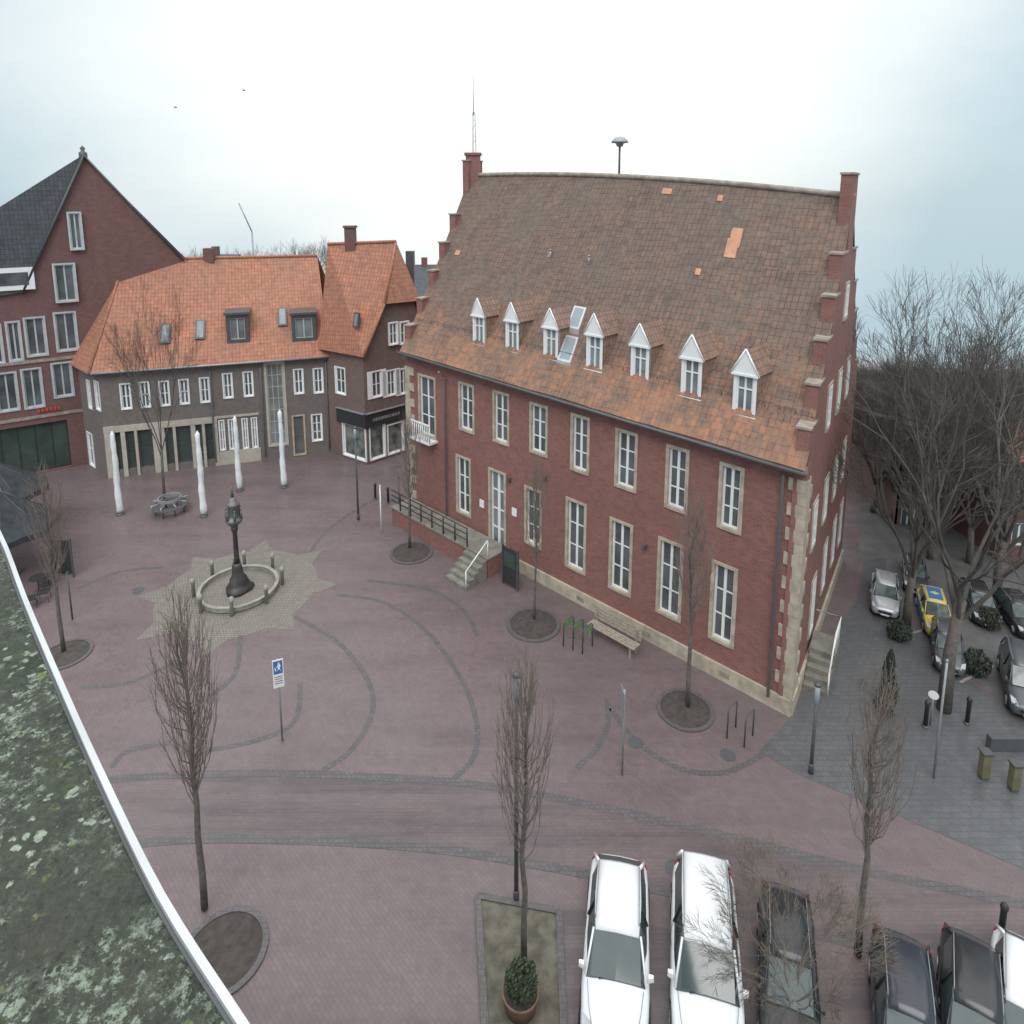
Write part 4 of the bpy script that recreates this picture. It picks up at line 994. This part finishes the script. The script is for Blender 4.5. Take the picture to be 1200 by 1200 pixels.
for i,(x,y,lb) in enumerate(((672,748,'bicycle rack hoop with green panel, leftmost by the tree'),(683,752,'bicycle rack hoop with green panel, middle'),(694,757,'bicycle rack hoop with green panel, nearest the bench'),(862,852,'plain bicycle rack hoop right of the tree pit'),(882,862,'plain bicycle rack hoop nearest the town hall corner'))):
    p=G(x,y); o=empty('bicycle_rack',p,lb,'bicycle rack','bicycle rack hoops'); f=Fr(p,fr.n,fr.u)
    w=.65; MB().tube([f.P(0,0),f.P(0,.95),f.P(.08,1.05),f.P(w-.08,1.05),f.P(w,.95),f.P(w,0)],.028,7).build('hoop',M['dgrey'],o)
    if i<3: m_=MB(); f.box(m_,.06,w-.06,.78,.98,-.012,.012); m_.build('panel',M['green'],o)
p=G(598,688); o=empty('notice_board',p,'dark free-standing notice board right of the entrance steps','notice board'); f=Fr(p,fr.u,fr.n)
m_=MB(); f.box(m_,-.45,.45,.15,1.9,-.05,.05); m_.build('panel',M['black'],o); 
for a in (-.51,.45): m_=MB(); f.box(m_,a,a+.06,0,2.0,-.06,.06); m_.build('post',M['dgrey'],o)
m_=MB(); f.box(m_,-.36,.36,1.0,1.75,.052,.06); m_.build('poster',M['gglass'],o)
# ---------------- cars
def loft(mb,secs,smooth=True,close=True):
    n=len(secs[0]); vs=[p for s in secs for p in s]; fs=[]
    for i in range(len(secs)-1):
        for k in range(n-1): fs.append((i*n+k,(i+1)*n+k,(i+1)*n+k+1,i*n+k+1))
    if close: fs.append(tuple(range(n))); fs.append(tuple((len(secs)-1)*n+k for k in range(n))[::-1])
    mb.add(vs,fs,smooth)
def make_car(paint,kind='hatch'):
    root=bpy.data.objects.new('parked_car',None); COL.objects.link(root); ORG[root]=Vector()
    rt=1.5 if kind=='hatch' else 1.66
    st=[(-2.15,.62,.35,.62,.60),(-2.05,.76,.28,.74,.70),(-1.75,.86,.22,.86,.80),(-1.3,.9,.2,.93,.88),(-.9,.91,.2,.98,.95),(-.3,.91,.2,1.0,.97),(.6,.91,.2,1.02,.99),(1.4,.9,.2,1.04,1.0),(1.85,.87,.25,1.02,.98),(2.05,.8,.3,.95,.9),(2.12,.7,.38,.8,.75)]
    secs=[]
    for (y,w,zb,zt,zs) in st:
        secs.append([(-w*.9,y,zb),(-w,y,zb+.12),(-w*1.0,y,(zb+zs)/2),(-w*.97,y,zs-.08),(-w*.88,y,zs),(-w*.5,y,zt),(0,y,zt+.015),(w*.5,y,zt),(w*.88,y,zs),(w*.97,y,zs-.08),(w,y,(zb+zs)/2),(w,y,zb+.12),(w*.9,y,zb)])
    mb=MB(); loft(mb,secs); body=mb.build('body',M[paint],root)
    y0,y1,y2,y3=(-1.05,-.3,1.35,1.95) if kind=='hatch' else (-1.1,-.45,1.6,2.02)
    def gs(y,w,z,wb): return [(-wb,y,.93),(-w,y,z),(0,y,z+.03),(w,y,z),(wb,y,.93)]
    mb=MB(); loft(mb,[gs(y0,.66,.99,.78),gs(y1,.63,rt-.1,.83),gs(y1+.25,.63,rt-.03,.84),gs(y2,.62,rt-.05,.83),gs(y3,.6,1.02,.76)],False); mb.build('windows',M['cglass'],root)
    mb=MB(); ry=[y1-.02,y1+.3,(y1+y2)/2,y2,y2+.12]; rw=[.6,.64,.66,.64,.6]; rz_=[rt-.08,rt,rt+.03,rt-.01,rt-.09]
    loft(mb,[[(-w,y,z-.06),(-w*.97,y,z),(-w*.5,y,z+.03),(0,y,z+.04),(w*.5,y,z+.03),(w*.97,y,z),(w,y,z-.06)] for y,w,z in zip(ry,rw,rz_)]); rf=mb.build('roof',M[paint],root)
    for s in (-1,1):
        MB().tube([(s*.80,y0+.02,.96),(s*.645,y1,rt-.07)],.035,5).build('pillar',M[paint],root); MB().tube([(s*.77,y3,1.0),(s*.63,y2+.05,rt-.05)],.05,5).build('pillar',M[paint],root)
        MB().tube([(s*.85,.35,.96),(s*.655,.35,rt-.03)],.03,5).build('pillar',M['black'],root)
        MB().tube([(s*.6,y1+.15,rt+.03),(s*.6,y1+.25,rt+.08),(s*.6,y2-.1,rt+.07),(s*.6,y2,rt+.02)],.016,5).build('roof_rail',M['mgrey'],root)
        for y in (-1.35,1.32):
            c=s*.80
            t=MB().lathe([(.20,-.1),(.32,-.1),(.33,-.06),(.33,.06),(.32,.1),(.20,.1)],(0,0,0),20)
            t.v=[Vector((v.z+c+s*.015,v.x+y,v.y+.33)) for v in t.v]; wh=t.build('wheel',M['rubber'],root)
            t=MB().lathe([(.03,.0),(.2,.01),(.21,.03)],(0,0,0),14); t.v=[Vector((s*(.095+v.z)+c,v.x+y,v.y+.33)) for v in t.v]; t.build('rim',M['alu'],wh)
            ar=MB(); ar.tube([(s*.905,y+.38*math.cos(q),.33+.38*math.sin(q)) for q in [math.pi*i/8 for i in range(9)]],.025,5); ar.build('wheel_arch',M['black'],body)
        mb=MB(); mb.hexa([(s*.5,-2.12,.60),(s*.8,-1.95,.60),(s*.84,-1.7,.78),(s*.6,-1.85,.74),(s*.5,-2.13,.68),(s*.8,-1.97,.72),(s*.84,-1.68,.85),(s*.6,-1.83,.83)]); mb.build('headlight',M['lamp_w'],root)
        mb=MB(); mb.hexa([(s*.6,2.06,.72),(s*.8,2.0,.72),(s*.86,1.86,.74),(s*.6,1.9,.74),(s*.6,2.05,.93),(s*.8,1.98,.93),(s*.85,1.84,.96),(s*.6,1.88,.96)]); mb.build('tail_light',M['lamp_r'],root)
        mb=MB(); mb.hexa([(s*.86,-.95,.98),(s*1.0,-.92,1.0),(s*1.0,-.84,1.0),(s*.86,-.82,.98),(s*.86,-.94,1.1),(s*.99,-.92,1.12),(s*.99,-.85,1.12),(s*.86,-.83,1.1)]); mb.build('mirror',M[paint],root)
        mb=MB(); mb.box(min(s*.905,s*.925),max(s*.905,s*.925),-.15,.0,.86,.89); mb.build('door_handle',M['dgrey'],root)
        for y in (-.75,.3,1.15):
            MB().tube([(s*.905,y,.35),(s*.915,y,.6),(s*.885,y,.93)],.006,4).build('door_seam',M['black'],body)
        MB().tube([(s*.74,-1.12,.965),(s*.66,-1.6,.915),(s*.55,-1.95,.80)],.008,4).build('bonnet_seam',M['dgrey'],body)
    mb=MB(); mb.box(-.42,.42,-2.17,-2.1,.45,.6); mb.build('grille',M['black'],root)
    mb=MB(); mb.box(-.26,.26,-2.19,-2.172,.33,.43); mb.build('number_plate',M['white'],root)
    mb=MB(); mb.tube([(-.45,y0-.02,.985),(.2,y0+.1,1.02)],.012,4); mb.build('wiper',M['black'],root)
    return root
cars={}
def car(paint,px,py,rot,label,kind='hatch',s=.87,group=None,wx=1.0):
    key=(paint,kind)
    if key in cars: o=copy_tree(cars[key])
    else: o=make_car(paint,kind); cars[key]=o
    o.location=G(px,py)+Vector((0,0,.016)); o.rotation_euler.z=rot; o.scale=(s*wx,s,s); tag(o,label,'car',group); return o
gp='cars parked along the bottom of the square'
car('wcar',722,1132,R(-11),'white hatchback, left of the two white cars at the bottom','hatch',.92,gp,.9)
car('wcar',825,1146,R(-14),'taller white estate car, right of the two white cars at the bottom','van',.95,gp,.9)
car('dcar',921,1165,R(-20),'black car next to the white estate car','hatch',.88,gp,.78)
car('bcar',1060,1232,R(-26),'dark navy car behind the twiggy tree at the bottom','hatch',.88,gp,.8)
car('dcar',1138,1228,R(-33),'black car second from the right at the bottom','hatch',.88,gp,.8)
car('wcar',1199,1228,R(-36),'white car cut by the bottom right corner','hatch',.88,gp,.8)
g2='cars in the right car park'
car('scar',1036,706,R(-29),'small silver car beside the town hall gable','hatch',.68,g2,.9)
c_y=car('ycar',1094,728,R(-24),'yellow and blue car in the car park','hatch',.70,g2,.85)
for s in (-1,1):
    mb=MB(); mb.box(min(s*.87,s*.93),max(s*.87,s*.93),-1.0,1.0,.35,.88); mb.build('blue_side_panel',M['blue'],c_y)
mb=MB(); mb.box(-.45,.45,-.1,1.2,1.5,1.56); mb.build('blue_roof_panel',M['blue'],c_y,.02)
car('gcar',1109,768,R(-29),'dark grey car in front of the yellow and blue car','hatch',.68,g2,.85)
car('bcar',1071,682,R(-29),'dark navy car at the back of the car park','hatch',.64,g2,.85)
car('dcar',1146,716,R(-20),'black car right of the yellow and blue car','hatch',.66,g2,.9)
car('gcar',1196,812,R(-30),'grey car at the right edge of the car park','van',.80,g2,.8)
car('dcar',1192,730,R(-15),'black car far back at the right edge','hatch',.68,g2,.9)
p=G(1182,878); tag(MB().box(p.x-.7,p.x+1.2,p.y-.12,p.y+.12,0,.5).build('low_wall',M['dgrey'],None,.02),'low dark wall at the right edge of the pavement','wall')

# ---------------- camera building roof
RZ_=16.4
edge=[(-40,560),(0,628),(30,705),(70,800),(120,912),(190,1055),(285,1205),(340,1290)]
ep=[G(x,y,RZ_) for x,y in edge]
ep=catmull(ep,4)
nb_=empty('flat_roof_building',V2(ep[0]),'building whose flat lichen-covered roof with white edge trim fills the lower left','building')
inner=[Vector((-9,ep[0].y,RZ_)),Vector((-9,-6,RZ_)),Vector((ep[-1].x,-6,RZ_))]
ring_=ep+[inner[2],inner[1],inner[0]]
mb=MB(); mb.poly(*ring_); o=mb.build('flat_roof',M['lichen'],nb_)
if o.data.polygons[0].normal.z<0: o.data.flip_normals()
mb=MB()
for i in range(len(ring_)):
    a=ring_[i];b=ring_[(i+1)%len(ring_)]; mb.poly(Vector((a.x,a.y,0)),Vector((b.x,b.y,0)),b-Vector((0,0,.01)),a-Vector((0,0,.01)))
mb.build('wall',M['mbrick'],nb_)
def off(i):
    d=(ep[min(i+1,len(ep)-1)]-ep[max(i-1,0)]).normalized(); q=Vector((d.y,-d.x,0)); 
    return q if q.dot(Vector((-1,-1,0)))>0 else -q
def trim(w0,w1,z0,z1,mat,name):
    mb=MB(); Z=lambda z:Vector((0,0,z))
    for i in range(len(ep)-1):
        a,b=ep[i],ep[i+1]; oa,ob=off(i),off(i+1)
        mb.hexa([a+oa*w0+Z(z0),b+ob*w0+Z(z0),b+ob*w1+Z(z0),a+oa*w1+Z(z0),a+oa*w0+Z(z1),b+ob*w0+Z(z1),b+ob*w1+Z(z1),a+oa*w1+Z(z1)])
    mb.build(name,M[mat],nb_)
trim(-.006,.010,-.1,.02,'alu','edge_trim'); trim(.0105,.018,-.05,.006,'dgrey','edge_flange')
for (x,y,lb) in ((206,126,'small dark bird in the sky, lower left one'),(286,106,'small dark bird in the sky, upper right one')):
    p=AT(x,y,40); o=empty('bird',p,lb,'bird'); mb=MB(); mb.tube([p+Vector((-.1,0,0)),p+Vector((-.03,0,.01)),p+Vector((.05,0,.01)),p+Vector((.1,0,.02))],[.01,.03,.025,.008],6); mb.build('body',M['skin_b'],o)
    for s in (-1,1): MB().poly(p+Vector((.03,0,.02)),p+Vector((.0,s*.12,.06)),p+Vector((-.03,s*.2,.02)),p+Vector((-.04,0,.02))).build('wing',M['skin_b'],o)
p=AT(297,300,140); zt=HZ(238,p); o=empty('crane',(p.x,p.y,terr(p.x,p.y)),'thin distant crane above the orange roofs','crane')
MB().tube([p+Vector((0,0,-20)),Vector((p.x,p.y,zt-6))],.18,5).build('mast',M['mgrey'],o); MB().tube([Vector((p.x,p.y,zt-6)),Vector((p.x-2.4,p.y,zt))],.14,5).build('jib',M['mgrey'],o)

# ---------------- world, light, camera
w=bpy.data.worlds.new('World'); SC.world=w; w.use_nodes=True; nt=w.node_tree; bg=nt.nodes['Background']
sky=N(nt,'ShaderNodeTexSky'); sky.sky_type='NISHITA'; sky.sun_disc=False; sky.sun_elevation=R(40); sky.sun_rotation=R(20)
tc=N(nt,'ShaderNodeTexCoord'); mp=N(nt,'ShaderNodeMapping'); mp.inputs['Scale'].default_value=(1.2,1.2,2.6); nt.links.new(tc.outputs['Generated'],mp.inputs[0])
nn=N(nt,'ShaderNodeTexNoise'); nn.inputs['Scale'].default_value=1.3; nn.inputs['Detail'].default_value=6; nn.inputs['Roughness'].default_value=.5; nt.links.new(mp.outputs[0],nn.inputs[0])
dt=N(nt,'ShaderNodeVectorMath',operation='DOT_PRODUCT'); dt.inputs[1].default_value=Vector((-.04,.94,.30)).normalized(); nt.links.new(tc.outputs['Generated'],dt.inputs[0])
mr=N(nt,'ShaderNodeMapRange'); mr.inputs[1].default_value=.76; mr.inputs[2].default_value=.95; nt.links.new(dt.outputs['Value'],mr.inputs[0])
sz=N(nt,'ShaderNodeSeparateXYZ'); nt.links.new(tc.outputs['Generated'],sz.inputs[0])
m3=N(nt,'ShaderNodeMapRange'); m3.inputs[1].default_value=.45; m3.inputs[2].default_value=.8; nt.links.new(sz.outputs[2],m3.inputs[0])
ad=N(nt,'ShaderNodeMath',operation='MULTIPLY_ADD'); nt.links.new(nn.outputs[0],ad.inputs[0]); ad.inputs[1].default_value=1.4; ad.inputs[2].default_value=-.62
a2=N(nt,'ShaderNodeMath',operation='ADD'); nt.links.new(ad.outputs[0],a2.inputs[0]); nt.links.new(mr.outputs[0],a2.inputs[1])
a4=N(nt,'ShaderNodeMath',operation='ADD'); a4.use_clamp=True; nt.links.new(a2.outputs[0],a4.inputs[0]); nt.links.new(m3.outputs[0],a4.inputs[1])
cl=mixc(nt,a4.outputs[0],(3.7,4.9,5.5),(7.7,8.0,7.9))
k5=mixc(nt,m3.outputs[0],cl,(14.5,14.8,14.8))
out=mixc(nt,.95,sky.outputs[0],k5); nt.links.new(out,bg.inputs[0]); bg.inputs[1].default_value=.135
sl=bpy.data.lights.new('Sun','SUN'); sl.energy=1.4; sl.angle=R(35); sl.color=(1,.98,.96); so=bpy.data.objects.new('Sun',sl); COL.objects.link(so); so.rotation_euler=(R(38),R(10),R(-20))
cd=bpy.data.cameras.new('Camera'); co=bpy.data.objects.new('Camera',cd); COL.objects.link(co); co.location=CAM
co.rotation_euler=(R(90)-PT,0,0); cd.sensor_width=36; cd.lens=36*F/1200; cd.shift_y=-(600-CY)/1200; cd.clip_end=2000; cd.clip_start=.05
SC.camera=co
SC.view_settings.view_transform='Standard'
